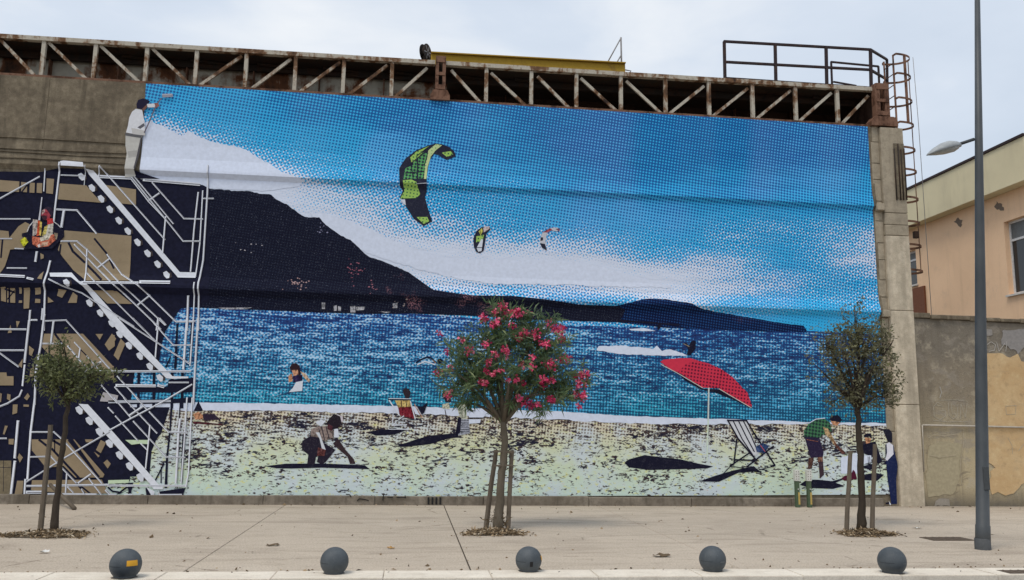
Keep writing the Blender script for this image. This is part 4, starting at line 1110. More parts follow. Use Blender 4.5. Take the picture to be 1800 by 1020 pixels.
printed('printed_person', [('p', (0.012,0.02,0.075), RP([(1005,440),(1040,480),(1090,390),(1112,490),(1130,550),(1112,700),(1120,942),(1062,945),(1050,850),(1026,700),(1010,520)])), ('p', (0.70,0.70,0.78), RP([(1000,352),(1040,325),(1086,360),(1090,440),(1022,512),(1005,500),(1020,430)])),
  ('p', (0.016,0.016,0.03), RP([(985,200),(1040,195),(1070,230),(1072,332),(1030,322),(1000,255)])), ('p', (0.016,0.02,0.05), RP([(1002,350),(1015,345),(1020,430),(1005,480)])), ('p', (0.012,0.02,0.08), RP([(1080,350),(1092,380),(1092,440),(1084,440)])), ('p', WHITE, RP([(1038,910),(1062,950),(1046,952)])), ('p', NAVY, RP([(1005,930),(1040,922),(1040,944),(1008,944)]))], 5, label='printed woman in white top and navy dungarees at the right edge')
printed('printed_person', [('p', NAVY, GI([(-115,925),(60,905),(360,904),(700,918),(742,950),(350,938),(100,945),(-20,943)])), ('p', (0.02,0.016,0.03), GI([(240,690),(190,720),(188,790),(240,832),(230,912),(292,912),(302,852),(320,842),(310,892),(352,912),(382,892),(462,792),(372,740),(342,690),(300,650)])),
  ('p', (0.04,0.025,0.03), GI([(440,742),(482,700),(542,790),(612,870),(624,908),(580,908),(560,850),(480,782)])), ('p', (0.28,0.22,0.2), GI([(262,622),(332,600),(402,600),(452,642),(442,692),(372,722),(332,692),(262,682)])), ('l', NAVY, 1.4, GI([(350,610),(372,710)])), ('l', NAVY, 1.4, GI([(385,605),(410,700)])), ('l', NAVY, 1.2, GI([(325,615),(340,690)])),
  ('p', WHITE, GI([(298,572),(342,545),(382,560),(342,602)])), ('p', WHITE, GI([(450,622),(482,620),(492,692),(450,692)])), ('p', (0.62,0.65,0.7), GI([(300,650),(330,650),(382,792),(362,832),(332,702)])), ('p', (0.12,0.04,0.04), GI([(320,772),(382,792),(372,842),(310,842)])),
  ('p', (0.6,0.55,0.6), GI([(470,500),(522,520),(522,562),(500,572)])), ('p', (0.02,0.014,0.022), GI([(418,532),(450,498),(500,520),(512,572),(482,612),(430,632),(388,572)])), ('p', (0.07,0.02,0.03), GI([(400,580),(440,600),(430,640),(395,620)])), ('l', WHITE, 1.0, GI([(400,735),(450,770)]))], 4, label='printed person crouching low on the sand')
printed('printed_person', [('p', (0.02,0.06,0.16), GI([(-80,372),(80,320),(112,325),(0,352)])), ('p', WHITE, GI([(140,240),(196,230),(190,312),(80,322),(112,290)])), ('p', (0.03,0.02,0.08), GI([(112,190),(190,184),(192,226),(120,246)])), ('p', SKIN, GI([(78,190),(108,168),(112,232),(80,242)])), ('p', (0.6,0.42,0.3), GI([(172,150),(215,170),(256,226),(242,242),(200,196)])),
  ('p', (0.6,0.3,0.18), GI([(104,140),(150,130),(166,175),(120,192)])), ('p', (0.03,0.015,0.02), GI([(88,122),(105,90),(140,84),(170,110),(178,180),(160,190),(155,140),(105,142),(95,150)]))], 4, label='printed girl with dark hair wading in the sea')
printed('printed_person', [('p', NAVY, S6([(805,122),(850,28),(892,112),(880,125)])), ('p', SKIN, S6([(800,150),(850,130),(895,160),(890,200),(820,202)])), ('p', (0.03,0.02,0.04), S6([(890,150),(1000,150),(1060,205),(900,210)])), ('p', (0.10,0.02,0.03), S6([(800,218),(1075,246),(1075,256),(800,240)])), ('p', (0.55,0.55,0.4), S6([(800,202),(900,215),(800,222)]))], 4, label='printed sunbather lying beside the painted stairs')
printed('printed_person', [('p', NAVY, Q8([(196,300),(200,290),(212,288),(218,297),(212,308),(200,308)])), ('l', NAVY, 2.6, Q8([(115,305),(135,292),(155,284),(175,288),(190,304)])), ('l', WHITE, 2.0, Q8([(120,312),(150,300),(185,312)])), ('l', SKIN, 1.0, Q8([(178,294),(190,306)]))], 4, label='printed swimmer left of the oleander')
printed('printed_deck_chair', [('p', NAVY, CH([(-100,722),(60,695),(200,690),(405,700),(240,760),(0,772)])), ('p', (0.62,0.45,0.16), CH([(250,322),(440,320),(472,402),(290,412)])), ('p', (0.20,0.016,0.03), CH([(290,410),(470,400),(506,490),(492,556),(310,512)])), ('l', NAVY, 1.4, CH([(330,330),(335,400)])), ('l', NAVY, 1.2, CH([(390,330),(400,400)])), ('l', NAVY, 2.0, CH([(165,308),(450,312)])), ('l', WHITE, 1.2, CH([(170,296),(450,300)])),
  ('l', WHITE, 2.2, CH([(178,322),(260,450),(305,510)])), ('l', WHITE, 1.8, CH([(448,332),(508,560)])), ('l', WHITE, 1.4, CH([(230,440),(215,612)])), ('l', WHITE, 1.6, CH([(360,520),(212,642),(400,630)])), ('l', NAVY, 1.2, CH([(360,535),(270,600)])), ('l', WHITE, 1.2, CH([(170,690),(430,690)])),
  ('p', NAVY, CH([(528,392),(600,402),(672,338),(642,432),(622,482),(592,502)])), ('l', SKIN, 1.3, CH([(500,370),(560,480),(600,540)])), ('p', (0.03,0.022,0.03), CH([(350,190),(380,165),(430,175),(452,220),(432,292),(390,292),(360,240)]))], 4, label='patterned deck chair with a sitter seen from behind')
printed('printed_person', [('p', NAVY, CH([(255,912),(520,820),(700,770),(1060,738),(1060,792),(900,820),(700,882),(380,918)])), ('p', (0.03,0.02,0.03), CH([(848,240),(890,200),(962,250),(972,342),(900,342)])), ('p', (0.55,0.55,0.42), CH([(858,370),(942,350),(952,432),(858,422)])), ('p', (0.58,0.60,0.48), CH([(1050,372),(1160,350),(1172,562),(1100,562),(1060,472)])),
  ('p', (0.36,0.38,0.45), CH([(1090,560),(1192,560),(1216,742),(1060,772)])), ('p', NAVY, CH([(1060,540),(1102,540),(1082,742),(1020,762)]))] + [('l', NAVY, 0.8, CH([(1090,580+28*k),(1200,580+28*k)])) for k in range(6)] + [('p', NAVY, CH([(1148,370),(1200,430),(1292,460),(1250,482),(1180,432)])), ('l', (0.03,0.02,0.03), 1.2, CH([(890,440),(930,640)])), ('p', PAPER, CH([(1180,480),(1350,440),(1420,500),(1380,540),(1200,540)])), ('l', NAVY, 1.6, CH([(1190,545),(1370,545)])), ('p', PAPER, CH([(1195,562),(1350,562),(1340,610),(1200,620)]))], 4, label='printed beach couple half hidden behind the oleander')

# --- the painted scaffold staircase on the left
stairs = empty('printed_staircase', (0, D - 0.02, 2)); stairs.parent = mural; stairs.matrix_parent_inverse = Matrix.Translation(-mural.location)
stairs['label'] = 'white scaffold stairs painted with navy shadows at the left'
stairs_ref[0] = stairs
SW = (0.70, 0.73, 0.80)
navy_bg = flat((0.010, 0.011, 0.028), 0.85, 0.25)
def tan_mat():
    t = NT('tan print', 0.8, 0.2); p = t.co()
    n = t.noise(p, 3, 5, 0.6); n2 = t.noise(p, 30, 3, 0.6)
    c = t.mix(t.rng(n, 0.35, 0.65), (0.31, 0.24, 0.155), (0.265, 0.205, 0.13))
    t.color(t.mix(t.rng(n2, 0.55, 0.7, 0, 0.3), c, (0.20, 0.15, 0.1))); return t.m
tanm = tan_mat()
stone_print = concrete('stone print', (0.27, 0.22, 0.14), (0.2, 0.165, 0.11), 2.0, 0.3, 0.5)
# hand-drawn dark ground of the staircase
printed('shadow_ground', [('p', navy_bg, [(-90,300),(70,302),(105,296),(150,298),(158,309),(240,314),(356,325),(368,331),(368,530),(325,541),(316,543),(305,560),(291,581),(284,603),(279,635),(279,652),(236,654),(228,716),(298,716),(283,761),(274,774),(266,793),(262,838),(228,838),(228,846),(200,846),(150,873),(-90,873)]),
   ('p', navy_bg, [(195,681),(340,679),(340,690),(195,690)]), ('p', navy_bg, [(190,703),(300,702),(340,698),(340,708),(190,712)]),
   ('p', navy_bg, [(296,668),(340,664),(340,690),(292,690)])] +
   [('p', navy_bg, [(x, 655), (x + 5, 655), (x + 4, 718), (x - 1, 718)]) for x in (241, 268, 300, 318)] +
   [('p', navy_bg, S6([(480,882),(730,848),(705,922),(500,934)])), ('p', navy_bg, S6([(590,30),(612,40),(590,300),(565,560),(556,850),(530,850),(545,560),(575,300)])),
    ('p', navy_bg, S6([(700,345),(722,350),(700,800),(680,800)])), ('p', navy_bg, S6([(676,0),(690,0),(672,200),(664,200)])), ('l', navy_bg, 2.6, S6([(525,620),(440,785)])), ('l', navy_bg, 2.0, S6([(500,650),(498,800)])),
    ('p', navy_bg, S5([(815,60),(838,60),(815,600),(785,600)])), ('l', navy_bg, 2.6, S5([(740,470),(690,580)])), ('p', navy_bg, S5([(990,40),(1005,40),(975,560),(960,560)])),
    ('l', navy_bg, 3.0, S6([(0,845),(40,880),(110,890),(170,845)])), ('p', navy_bg, S6([(185,800),(235,800),(215,900),(190,900)])), ('p', navy_bg, S6([(350,850),(368,850),(440,930),(360,920)]))], 4.2, stairs, step=0.25)
tans = [S1([(-600,230),(0,248),(230,265),(225,390),(0,385),(-600,370)]), S1([(250,270),(325,280),(320,395),(250,390)]), S1([(355,278),(415,282),(410,402),(350,398)]), S1([(440,285),(505,285),(500,405),(435,400)]), S1([(555,228),(645,235),(630,415),(550,405)]),
 S1([(712,290),(1030,312),(1120,420),(1215,520),(690,478)]), Z2t([(590,148),(812,180),(812,272),(690,262)]), Z2t([(385,425),(785,458),(775,728),(520,728),(440,665),(370,580),(345,540)]),
 Z2t([(-300,400),(0,425),(50,430),(55,470),(110,400),(150,375),(180,390),(180,450),(150,530),(60,540),(30,640),(0,690),(-300,680)]),
 S2([(10,580),(70,575),(70,755),(10,740)]), S2([(85,590),(180,590),(180,765),(85,760)]), S2([(230,585),(262,585),(257,655),(230,655)]), S2([(225,735),(262,735),(262,765),(220,765)]), S2([(285,590),(360,585),(345,830),(280,835)]), S2([(420,590),(490,585),(485,660),(420,670)]), S2([(420,715),(480,720),(480,765),(415,765)]),
 S2([(700,600),(795,615),(740,705),(680,680)]), S2([(870,635),(925,680),(915,765),(810,765)]), S2([(1180,620),(1360,620),(1380,770),(1290,770),(1180,650)]), S2([(570,690),(640,750),(570,765)]), Z2t([(560,785),(700,790),(790,865),(640,862)]), S2([(485,430),(525,390),(515,490),(460,480)]),S2([(480,170),(520,190),(520,230),(485,245)]),
 S3([(527,182),(990,182),(1345,565),(1360,570),(1360,720),(1200,680),(1000,620),(820,560),(600,450),(492,330)]), S3([(1140,185),(1230,185),(1190,255)]), S3([(1330,190),(1370,200),(1370,330),(1300,385),(1250,310)]), S3([(345,325),(405,370),(375,450),(345,430)]), S3([(270,480),(260,590),(215,560)]), S3([(190,30),(235,35),(200,115)]), S3([(125,75),(138,170),(90,175)]),
 S3([(360,610),(405,570),(400,690),(350,700)]), S3([(-500,645),(75,645),(80,690),(160,690),(160,800),(-500,800)]), S3([(330,890),(355,930),(320,980),(285,950)]), S3([(0,890),(20,900),(10,1000),(-10,1000)]), S3([(85,900),(125,910),(120,990),(80,960)]), S5([(0,250),(45,180),(95,240),(20,380),(-10,330)]), S5([(150,240),(205,300),(120,500),(65,440)]),
 S4([(295,390),(640,390),(690,450),(830,610),(960,750),(710,750),(600,640),(420,660),(300,520)]), S4([(690,390),(700,390),(985,720),(970,750),(940,742)]), S4([(300,775),(960,770),(1020,900),(640,900),(400,880),(290,870)]), S4([(160,780),(220,780),(210,900),(130,940)]),
 S4([(950,395),(1000,420),(950,520),(905,490)]), S4([(885,505),(940,545),(925,560)]), S4([(1010,580),(1045,620),(1015,665),(975,610)]), S4([(80,385),(130,385),(125,440),(80,435)]), S4([(120,60),(165,60),(160,140),(115,155)]), S4([(180,520),(215,560),(185,610),(165,560)]), S4([(800,390),(880,390),(850,420),(810,415)]), S4([(45,260),(72,262),(40,345),(25,340)]), S4([(220,60),(272,62),(270,82),(220,80)])]
for k, q in enumerate(tans): printed('tan_panel', [('p', tanm, q)], 10.3 + 0.22 * (k % 3), stairs)
printed('stone_ground', [('p', stone_print, S4([(-500,590),(105,590),(100,860),(95,920),(-500,920)])), ('l', navy_bg, 0.8, S4([(-400,655),(100,655)])), ('l', navy_bg, 0.8, S4([(32,590),(30,880)]))], 10.4, stairs)
for q, c in ((S6([(160,395),(380,395),(375,435),(300,430),(220,440)]), (0.55,0.68,0.48)), (S6([(0,775),(200,770),(190,800),(0,810)]), (0.55,0.68,0.48)), (S5([(-60,880),(120,920),(100,1000),(-100,990)]), (0.42,0.40,0.42)), ([(190,704),(300,703),(300,707),(190,709)], (0.45,0.48,0.55))):
    printed('pale_patch', [('p', c, q)], 10.8, stairs)
for w, f, q in [(4,S2,[(820,50),(870,150),(1010,280)]), (4,S2,[(1050,320),(1220,490)]), (3.4,S2,[(1130,0),(1270,170),(1360,350)]), (3,S2,[(725,70),(710,190)]), (3,S2,[(30,0),(10,220)]), (4,S3,[(660,190),(740,300)]), (3,S3,[(585,330),(590,430)]), (3,S3,[(590,430),(660,480)]),
   (4,S4,[(300,510),(420,660)]), (4,S4,[(490,480),(740,750)]), (4,S4,[(650,400),(930,740)]), (4,S4,[(370,395),(440,450)]), (4,S4,[(490,395),(600,460)]), (3,S4,[(700,780),(800,900)]), (3,S4,[(760,830),(850,900)]), (2,S4,[(515,395),(515,500)]), (2,S3,[(960,370),(1030,440)]), (3,S2,[(60,600),(170,640)]), (2,S2,[(90,720),(170,620)]), (3,S2,[(110,585),(110,760)]), (2.5,S1,[(260,390),(320,310)])]:
    printed('drawn_shadow', [('l', navy_bg, w, f(q))], 11.4, stairs)
# stringers, treads, rails
def white(name, pts, lay=12.4, c=SW): printed(name, [('p', c, pts)], lay, stairs)
white('landing', Z2t([(365,15),(385,12),(500,22),(507,50),(370,42)]))
white('stringer', Z2t([(515,60),(560,70),(1075,675),(1172,677),(1170,710),(1065,708),(530,90)]))
white('stringer', [(88,480),(126.5,479.5),(141,495),(154,499),(226,580),(303,661.5),(331,662),(331,665),(303,666),(292,665),(278,650),(206,580),(147,503.5),(126.5,488),(90,487)])
white('stringer', [(138,710),(154.5,711),(200,761),(279,852),(286,856),(286,860),(270,860),(264.5,852),(190,769)])
white('stringer', S6([(360,838),(440,882),(425,932),(405,915)]))
trd = [(Z2t, [(485,105),(548,172),(603,237),(655,300),(708,367),(762,430),(820,497),(880,563),(940,628),(995,692),(405,742),(533,860),(597,920)], 1.0), (S5, [(40,60),(135,190),(245,325),(375,450),(495,575),(615,710)], 2.0), (S4, [(745,115),(840,215),(935,320),(1030,430)], 1.75), (S6, [(105,540),(200,645),(300,750)], 1.75)]
for f, cs, k in trd:
    for cx, cy in cs:
        printed('tread_side', [('p', (0.05, 0.04, 0.04), f([(cx+6*k, cy-18*k), (cx+30*k, cy-14*k), (cx+34*k, cy+14*k), (cx+16*k, cy+20*k)]))], 11.9, stairs)
        white('tread', f([(cx-20*k, cy-14*k), (cx+0*k, cy-24*k), (cx+21*k, cy-4*k), (cx+18*k, cy+20*k), (cx+4*k, cy+23*k), (cx-13*k, cy+7*k)]), 12.9, (0.64,0.67,0.74))
rails = [(2.6,Z2t,[(600,45),(985,480)]),(2.6,Z2t,[(790,110),(1095,490),(1195,490)]),(2.6,Z2t,[(910,140),(1100,355),(1210,358)]),(2.2,Z2t,[(765,95),(890,255),(990,360)]),(2.2,Z2t,[(800,100),(1035,385)]),(3.4,Z2t,[(885,250),(950,205)]),(3.0,Z2t,[(990,345),(972,560)]),
 (5.5,Z2t,[(590,103),(780,112)]),(5.5,Z2t,[(860,122),(1190,150)]),(2.4,Z2t,[(600,45),(590,105)]),(3.6,Z2t,[(362,25),(330,290),(322,372)]),(2.2,Z2t,[(365,95),(510,100)]),(1.5,Z2t,[(515,40),(503,155)]),(2.4,Z2t,[(270,60),(262,190)]),(2.2,Z2t,[(250,230),(238,362)]),(3.0,Z2t,[(-200,330),(0,235),(235,105)]),
 (2.4,Z2t,[(-200,357),(180,357)]),(2.2,Z2t,[(-200,475),(70,475)]),(3.0,Z2t,[(335,300),(460,305),(575,442)]),(5.0,Z2t,[(382,310),(368,402)]),(2.8,Z2t,[(365,490),(460,490),(520,540)]),
 (2.6,Z2t,[(640,570),(730,690),(830,755),(1050,970),(1165,968)]),(2.4,Z2t,[(520,540),(740,760),(985,990)]),(2.6,Z2t,[(445,510),(590,660),(800,860),(960,1015)]),(2.4,Z2t,[(520,680),(620,780),(860,1020)]),(3.4,Z2t,[(585,650),(650,598)]),(3.4,Z2t,[(825,870),(895,815)]),(3.0,Z2t,[(520,540),(515,730)]),(3.0,Z2t,[(945,950),(935,1020)]),
 (4.5,Z2t,[(500,740),(830,742)]),(6.0,Z2t,[(845,736),(1015,738)]),(2.4,Z2t,[(300,720),(380,760),(490,800),(800,1000)]),(2.6,S5,[(140,0),(590,290),(980,545)]),(3.8,Z2t,[(300,610),(270,760),(262,1020)]),(4.2,S3,[(530,-40),(490,300),(430,640),(415,1020)]),(4.4,S4,[(330,0),(290,320),(260,760)]),(4.0,S4,[(240,770),(230,940)]),
 (3.4,Z2t,[(1245,40),(1240,200),(1215,600),(1190,740),(1185,1020)]),(4.0,S5,[(1075,0),(1040,600),(1020,1020)]),(3.0,S6,[(795,0),(760,700),(735,835)]),(2.5,Z2t,[(1212,190),(1195,500),(1170,700)]),(3.0,Z2t,[(1185,200),(1160,420),(1140,670)]),(2.6,Z2t,[(1165,740),(1155,980)]),(4.0,Z2t,[(1125,820),(1118,1020)]),
 (3.0,S5,[(1020,0),(980,560)]),(4.4,S5,[(945,0),(900,600)]),(3.0,S6,[(745,0),(725,330),(690,800)]),(4.4,S6,[(680,200),(665,330),(640,800)]),(2.4,Z2t,[(1215,235),(1275,235)]),
 (2.6,S3,[(530,30),(790,20),(1330,620)]),(4.0,S3,[(640,40),(610,290)]),(2.6,S3,[(490,300),(740,300)]),(2.6,S3,[(810,330),(1050,610)]),(2.2,S3,[(890,285),(960,360)]),(2.2,S3,[(1040,450),(1180,610)]),(3.8,S3,[(1050,615),(1205,520)]),(2.8,S3,[(955,370),(930,560)]),(3.0,S3,[(-300,125),(310,130)]),(3.0,S3,[(-300,380),(280,380)]),(3.0,S3,[(-200,280),(0,415),(220,575)]),
 (4.6,S3,[(350,30),(295,520)]),(3.6,S3,[(295,560),(270,800)]),(3.4,S3,[(260,860),(230,930),(90,1015),(-200,1130)]),(3.4,S3,[(1000,628),(1360,630)]),(3.6,S5,[(0,632),(980,632)]),(2.5,S5,[(300,0),(570,275)]),(2.5,S5,[(500,0),(780,320),(1000,318)]),(2.5,S5,[(770,0),(820,40),(1020,40)]),(3.0,S5,[(605,0),(565,460)]),(2.5,S5,[(620,0),(690,75)]),
 (2.5,S5,[(110,690),(410,1020)]),(2.5,S5,[(80,820),(250,1010)]),(2.5,S5,[(-80,800),(110,1010)]),(5.0,S5,[(100,800),(560,805)]),(5.0,S5,[(600,800),(660,815)]),(2.5,S5,[(730,765),(960,765)]),(3.0,S5,[(1000,790),(620,1015)]),(3.0,S6,[(580,0),(220,190),(0,310)]),(3.0,S4,[(1030,320),(600,570),(250,790)]),
 (2.6,S6,[(60,0),(210,180)]),(2.6,S6,[(150,0),(460,330)]),(2.6,S6,[(270,0),(360,100)]),(2.8,S6,[(390,130),(570,320),(745,325)]),(2.8,S6,[(240,220),(550,555),(725,560)]),(2.5,S6,[(0,90),(50,140)]),(2.5,S6,[(70,170),(280,400)]),(2.5,S6,[(310,430),(370,490)]),(3.0,S6,[(395,260),(385,380),(355,660)]),(4.2,S6,[(200,165),(320,85)]),(3.6,S6,[(0,825),(740,828)]),(3.6,S4,[(235,830),(1022,818)]),
 (2.8,S4,[(300,320),(510,320),(600,400),(960,800)]),(2.8,S4,[(290,555),(480,550),(720,800)]),(3.4,S4,[(740,800),(855,720)]),(3.0,S4,[(630,720),(620,890)]),(5.0,S4,[(170,220),(140,560)]),(5.0,S4,[(140,600),(100,940)]),(2.6,S4,[(-200,380),(60,380)]),(5.5,S4,[(250,888),(420,888)]),(6.5,S4,[(460,912),(900,916)]),(2.6,S4,[(640,840),(690,890)]),(2.6,S4,[(770,860),(810,930)]),(2.6,S4,[(840,760),(970,930)]),(4.0,S4,[(1000,870),(1060,930)]),(4.0,S6,[(490,916),(690,914)]),(5.0,S6,[(10,915),(70,915)]),(4.0,S6,[(160,915),(220,915)]),(2.0,S2,[(180,115),(280,120)]),(2.5,S2,[(90,350),(320,352)]),(4.5,S2,[(440,160),(425,265)]),(4.0,S2,[(360,860),(350,1020)]),(4.0,S2,[(510,840),(500,960)]),(3.0,S2,[(375,970),(440,970)]),(5.0,S2,[(-300,440),(0,440),(300,455)]),(4.0,S2,[(345,475),(410,490)])]
rj = random.Random(9)
for w, f, q in rails:
    s_ = rj.uniform(0.86, 1.06)
    s_ = s_ * 1.06
    printed('railing_line', [('l', (SW[0]*s_, SW[1]*s_, SW[2]*s_), w * 0.95, f(q)), ('l', (0.20, 0.20, 0.23), w * 0.3, [(a_ + w * 0.36, b_ + w * 0.1) for a_, b_ in f(q)])], 13.6 + 0.35 * (len(q) % 2) + rj.uniform(0, 2.0), stairs)
# the two printed workmen
printed('printed_person', [('p', NAVY, VM([(300,440),(245,580),(160,600),(160,650),(240,660),(190,780),(210,835),(610,830),(790,650),(790,580),(730,500),(630,440),(430,420)])), ('p', (0.3,0.24,0.17), VM([(640,590),(700,600),(680,690),(640,680)])),
  ('p', (0.33,0.05,0.07), VM([(455,262),(510,225),(580,230),(600,320),(560,400),(500,402),(450,342)])), ('p', (0.5,0.35,0.33), VM([(455,262),(500,235),(505,280),(460,320)])), ('p', (0.03,0.02,0.04), VM([(480,232),(540,200),(600,218),(628,290),(602,362),(570,300),(530,245)])), ('p', (0.05,0.02,0.03), VM([(450,340),(500,330),(540,350),(520,405),(480,400)])),
  ('p', (0.52,0.46,0.42), VM([(325,390),(400,400),(385,612),(320,642)])), ('p', (0.60,0.10,0.04), VM([(400,400),(445,420),(440,622),(380,642)])), ('p', (0.66,0.48,0.12), VM([(430,410),(460,430),(445,642),(420,622)])), ('p', (0.55,0.05,0.05), VM([(540,382),(600,375),(622,382),(632,452),(540,472)])),
  ('p', (0.55,0.52,0.46), VM([(550,470),(632,450),(622,612),(500,682),(470,602)])), ('p', (0.68,0.56,0.16), VM([(500,500),(550,470),(522,612),(458,642)])), ('p', (0.60,0.17,0.10), VM([(310,642),(430,662),(642,612),(662,702),(560,792),(400,812),(320,762)])), ('p', (0.62,0.56,0.46), VM([(430,662),(600,612),(562,692),(440,722)])), ('p', (0.66,0.42,0.3), VM([(460,740),(560,720),(540,780),(440,800)])), ('p', (0.7,0.62,0.6), VM([(390,780),(430,755),(440,800),(410,812)])),
  ('l', (0.55,0.55,0.58), 1.5, VM([(325,430),(270,500),(240,575)])), ('l', (0.55,0.55,0.58), 1.5, VM([(640,430),(700,470),(740,515)])), ('l', (0.6,0.6,0.66), 1.8, VM([(460,70),(430,300),(415,400)])), ('p', (0.62,0.62,0.04), VM([(130,712),(205,655),(260,725),(190,806)]))], 17.5, label='printed seated workman in an orange safety vest on the painted stairs')
printed('printed_person', [('p', NAVY, WK([(230,905),(300,930),(490,990),(250,982),(200,950)])), ('p', (0.50,0.49,0.46), WK([(125,530),(300,540),(282,640),(262,760),(222,900),(232,962),(118,972),(125,880),(140,720),(125,640)])), ('p', (0.08,0.075,0.085), WK([(282,560),(302,545),(267,760),(232,902),(220,880),(250,720)])), ('p', (0.38,0.37,0.35), WK([(150,700),(250,690),(240,760),(160,770)])),
  ('p', (0.70,0.71,0.75), WK([(235,250),(300,262),(328,400),(332,500),(300,532),(130,500),(150,432),(165,340),(195,280)])), ('p', (0.54,0.53,0.52), WK([(185,450),(330,482),(332,532),(200,520)])), ('p', (0.12,0.12,0.14), WK([(250,447),(320,400),(328,430),(280,462)])), ('p', (0.12,0.12,0.13), WK([(122,505),(300,530),(287,557),(125,532)])),
  ('p', (0.18,0.09,0.07), WK([(300,250),(352,195),(352,236),(315,277)])), ('p', (0.018,0.016,0.04), WK([(240,200),(260,157),(310,140),(345,150),(385,172),(370,192),(330,222),(300,252),(245,247)])), ('p', (0.66,0.67,0.70), WK([(350,200),(430,195),(442,236),(360,236)])),
  ('l', (0.15,0.13,0.16), 2.0, WK([(325,500),(380,380),(440,232),(500,140)])), ('p', (0.28,0.12,0.10), WK([(430,190),(470,188),(482,222),(445,242)])), ('p', (0.30,0.30,0.36), WK([(510,95),(620,92),(628,125),(515,132)])), ('l', (0.6,0.62,0.7), 1.0, WK([(515,98),(618,95)]))], 17.5, plain=True, label='printed painter in white overalls and cap holding a long roller')

# ------------------------------------------------------------------ bollards
def bollard_mat():
    t = NT('dark grey bollard paint', 0.62, 0.35); p = t.co()
    n = t.noise(p, 5, 5, 0.65); n2 = t.noise(p, 60, 3, 0.6)
    c = t.mix(t.rng(n, 0.35, 0.68), (0.055, 0.066, 0.076), (0.088, 0.10, 0.11))
    c = t.mix(t.rng(n2, 0.62, 0.72, 0, 0.5), c, (0.16, 0.16, 0.155))
    t.color(c); t.bump(n2, 0.004, 0.3); return t.m
M['bollard'] = bollard_mat()
sticker = flat((0.72, 0.36, 0.03), 0.5)
R0 = 0.5 * (52 / F) * 9.45
BL = [(219, 1016, 'leftmost dark ball bollard with a clear yellow reflector', 'y1'), (587, 1009, 'second dark ball bollard from the left on the kerb', None),
      (929, 1005, 'middle dark ball bollard with a peeling yellow reflector and a dent', 'y2'), (1253, 1004.5, 'second dark ball bollard from the right on the kerb', 's'), (1569, 1008, 'rightmost dark ball bollard left of the lamp post', 's')]
prof_b = [(0.0, 0.0), (R0*0.66, 0.0), (R0*0.70, 0.02)] + [(R0*math.cos(a), R0*0.84 + R0*math.sin(a)*0.99) for a in np.linspace(math.radians(-46), math.radians(89), 22)] + [(0.0, R0*1.83)]
for px, py, lab, kind in BL:
    g = onZ(px, py)
    rr = {219: 1.04, 587: 1.0, 929: 0.97, 1253: 1.0, 1569: 1.04}[px]
    root = empty('ball_bollard', (g.x, g.y, 0.004)); tag(root, lab, 'bollard', 'ball bollards along the kerb')
    bm = bmesh.new(); add_lathe(bm, [(r*rr, z*rr) for r, z in prof_b], (g.x, g.y, 0.004), 40)
    from_bm('ball', bm, M['bollard'], root, True)
    bm = bmesh.new(); add_lathe(bm, [(0, 0.0052), (R0*0.70*rr, 0.005), (R0*0.82*rr, 0.0015)], (g.x, g.y, 0.0045), 32)
    for v in bm.verts: v.co.x += rng.normal()*0.006; v.co.y += rng.normal()*0.006
    from_bm('dirt_shade_ring', bm, flat((0.20, 0.175, 0.145), 0.95), root, True)  # dark ring at the foot: dirt plus painted contact shadow
    zc = 0.004 + R0 * 0.84 * rr; R1 = R0 * rr
    def patch(name, az0, az1, el0, el1, mat, off=0.003):
        bm = bmesh.new(); n = 6; grid = []
        for j in range(4):
            row = []
            for i in range(n + 1):
                a = math.radians(az0 + (az1 - az0) * i / n); e_ = math.radians(el0 + (el1 - el0) * j / 3)
                row.append(bm.verts.new((g.x + (R1+off)*math.cos(e_)*math.sin(a), g.y - (R1+off)*math.cos(e_)*math.cos(a), zc + (R1+off)*math.sin(e_))))
            grid.append(row)
        for j in range(3):
            for i in range(n): bm.faces.new((grid[j][i], grid[j][i+1], grid[j+1][i+1], grid[j+1][i]))
        from_bm(name, bm, mat, root, True)
    if kind == 'y1': patch('reflector', 20, 62, 0, 20, sticker)
    elif kind == 'y2':
        patch('reflector', 62, 84, 2, 20, sticker); patch('dent', -2, 12, -22, 0, M['black_rubber'], 0.001)
    elif kind == 's': patch('scuff', 15, 42, -6, -1, flat((0.13, 0.14, 0.145)), 0.0015)
    patch('seam', -80, 0 if kind == 'y1' else -20, -3.2, -1.6, flat((0.035, 0.04, 0.045)), 0.0012)

# ------------------------------------------------------------------ lamp post
g = onZ(1728, 966)
YP = g.y
lamp = empty('lamp_post', g)
tag(lamp, 'tall dark grey street lamp post in front of the boundary wall', 'lamp post')
pole_m = NT('grey pole paint', 0.5, 0.4); n_ = pole_m.noise(pole_m.map(pole_m.co(), (1, 1, 0.5)), 3, 4)
pole_m.color(pole_m.mix(pole_m.rng(n_, 0.35, 0.7), (0.045, 0.052, 0.058), (0.075, 0.082, 0.088)))
topp = onY(1718, 0, YP)
axis = (topp - g)
def along(z): return g + axis * ((z - g.z) / axis.z)
tube('pole', [g, along(0.35), along(0.36), along(3), along(6), along(9.2)], [0.108, 0.104, 0.096, 0.084, 0.062, 0.04], pole_m.m, lamp, 20)
bm = bmesh.new(); add_lathe(bm, [(0.113, 0), (0.111, 0.15), (0.104, 0.165)], tuple(g), 20); from_bm('base_sleeve', bm, flat((0.085, 0.09, 0.095), 0.7), lamp, True)
zd = 1.05
pd = along(zd)
box('access_door', pd.x - 0.045, pd.x + 0.045, pd.y - 0.104, pd.y - 0.08, zd - 0.17, zd + 0.17, flat((0.06, 0.066, 0.07), 0.55), lamp, 0.004)
la, lb = onY(1712, 245, YP), onY(1688, 253, YP)
tube('arm', [la, lb], 0.026, pole_m.m, lamp, 10)
lh = onY(1629, 273, YP); lc = onY(1686, 256, YP)
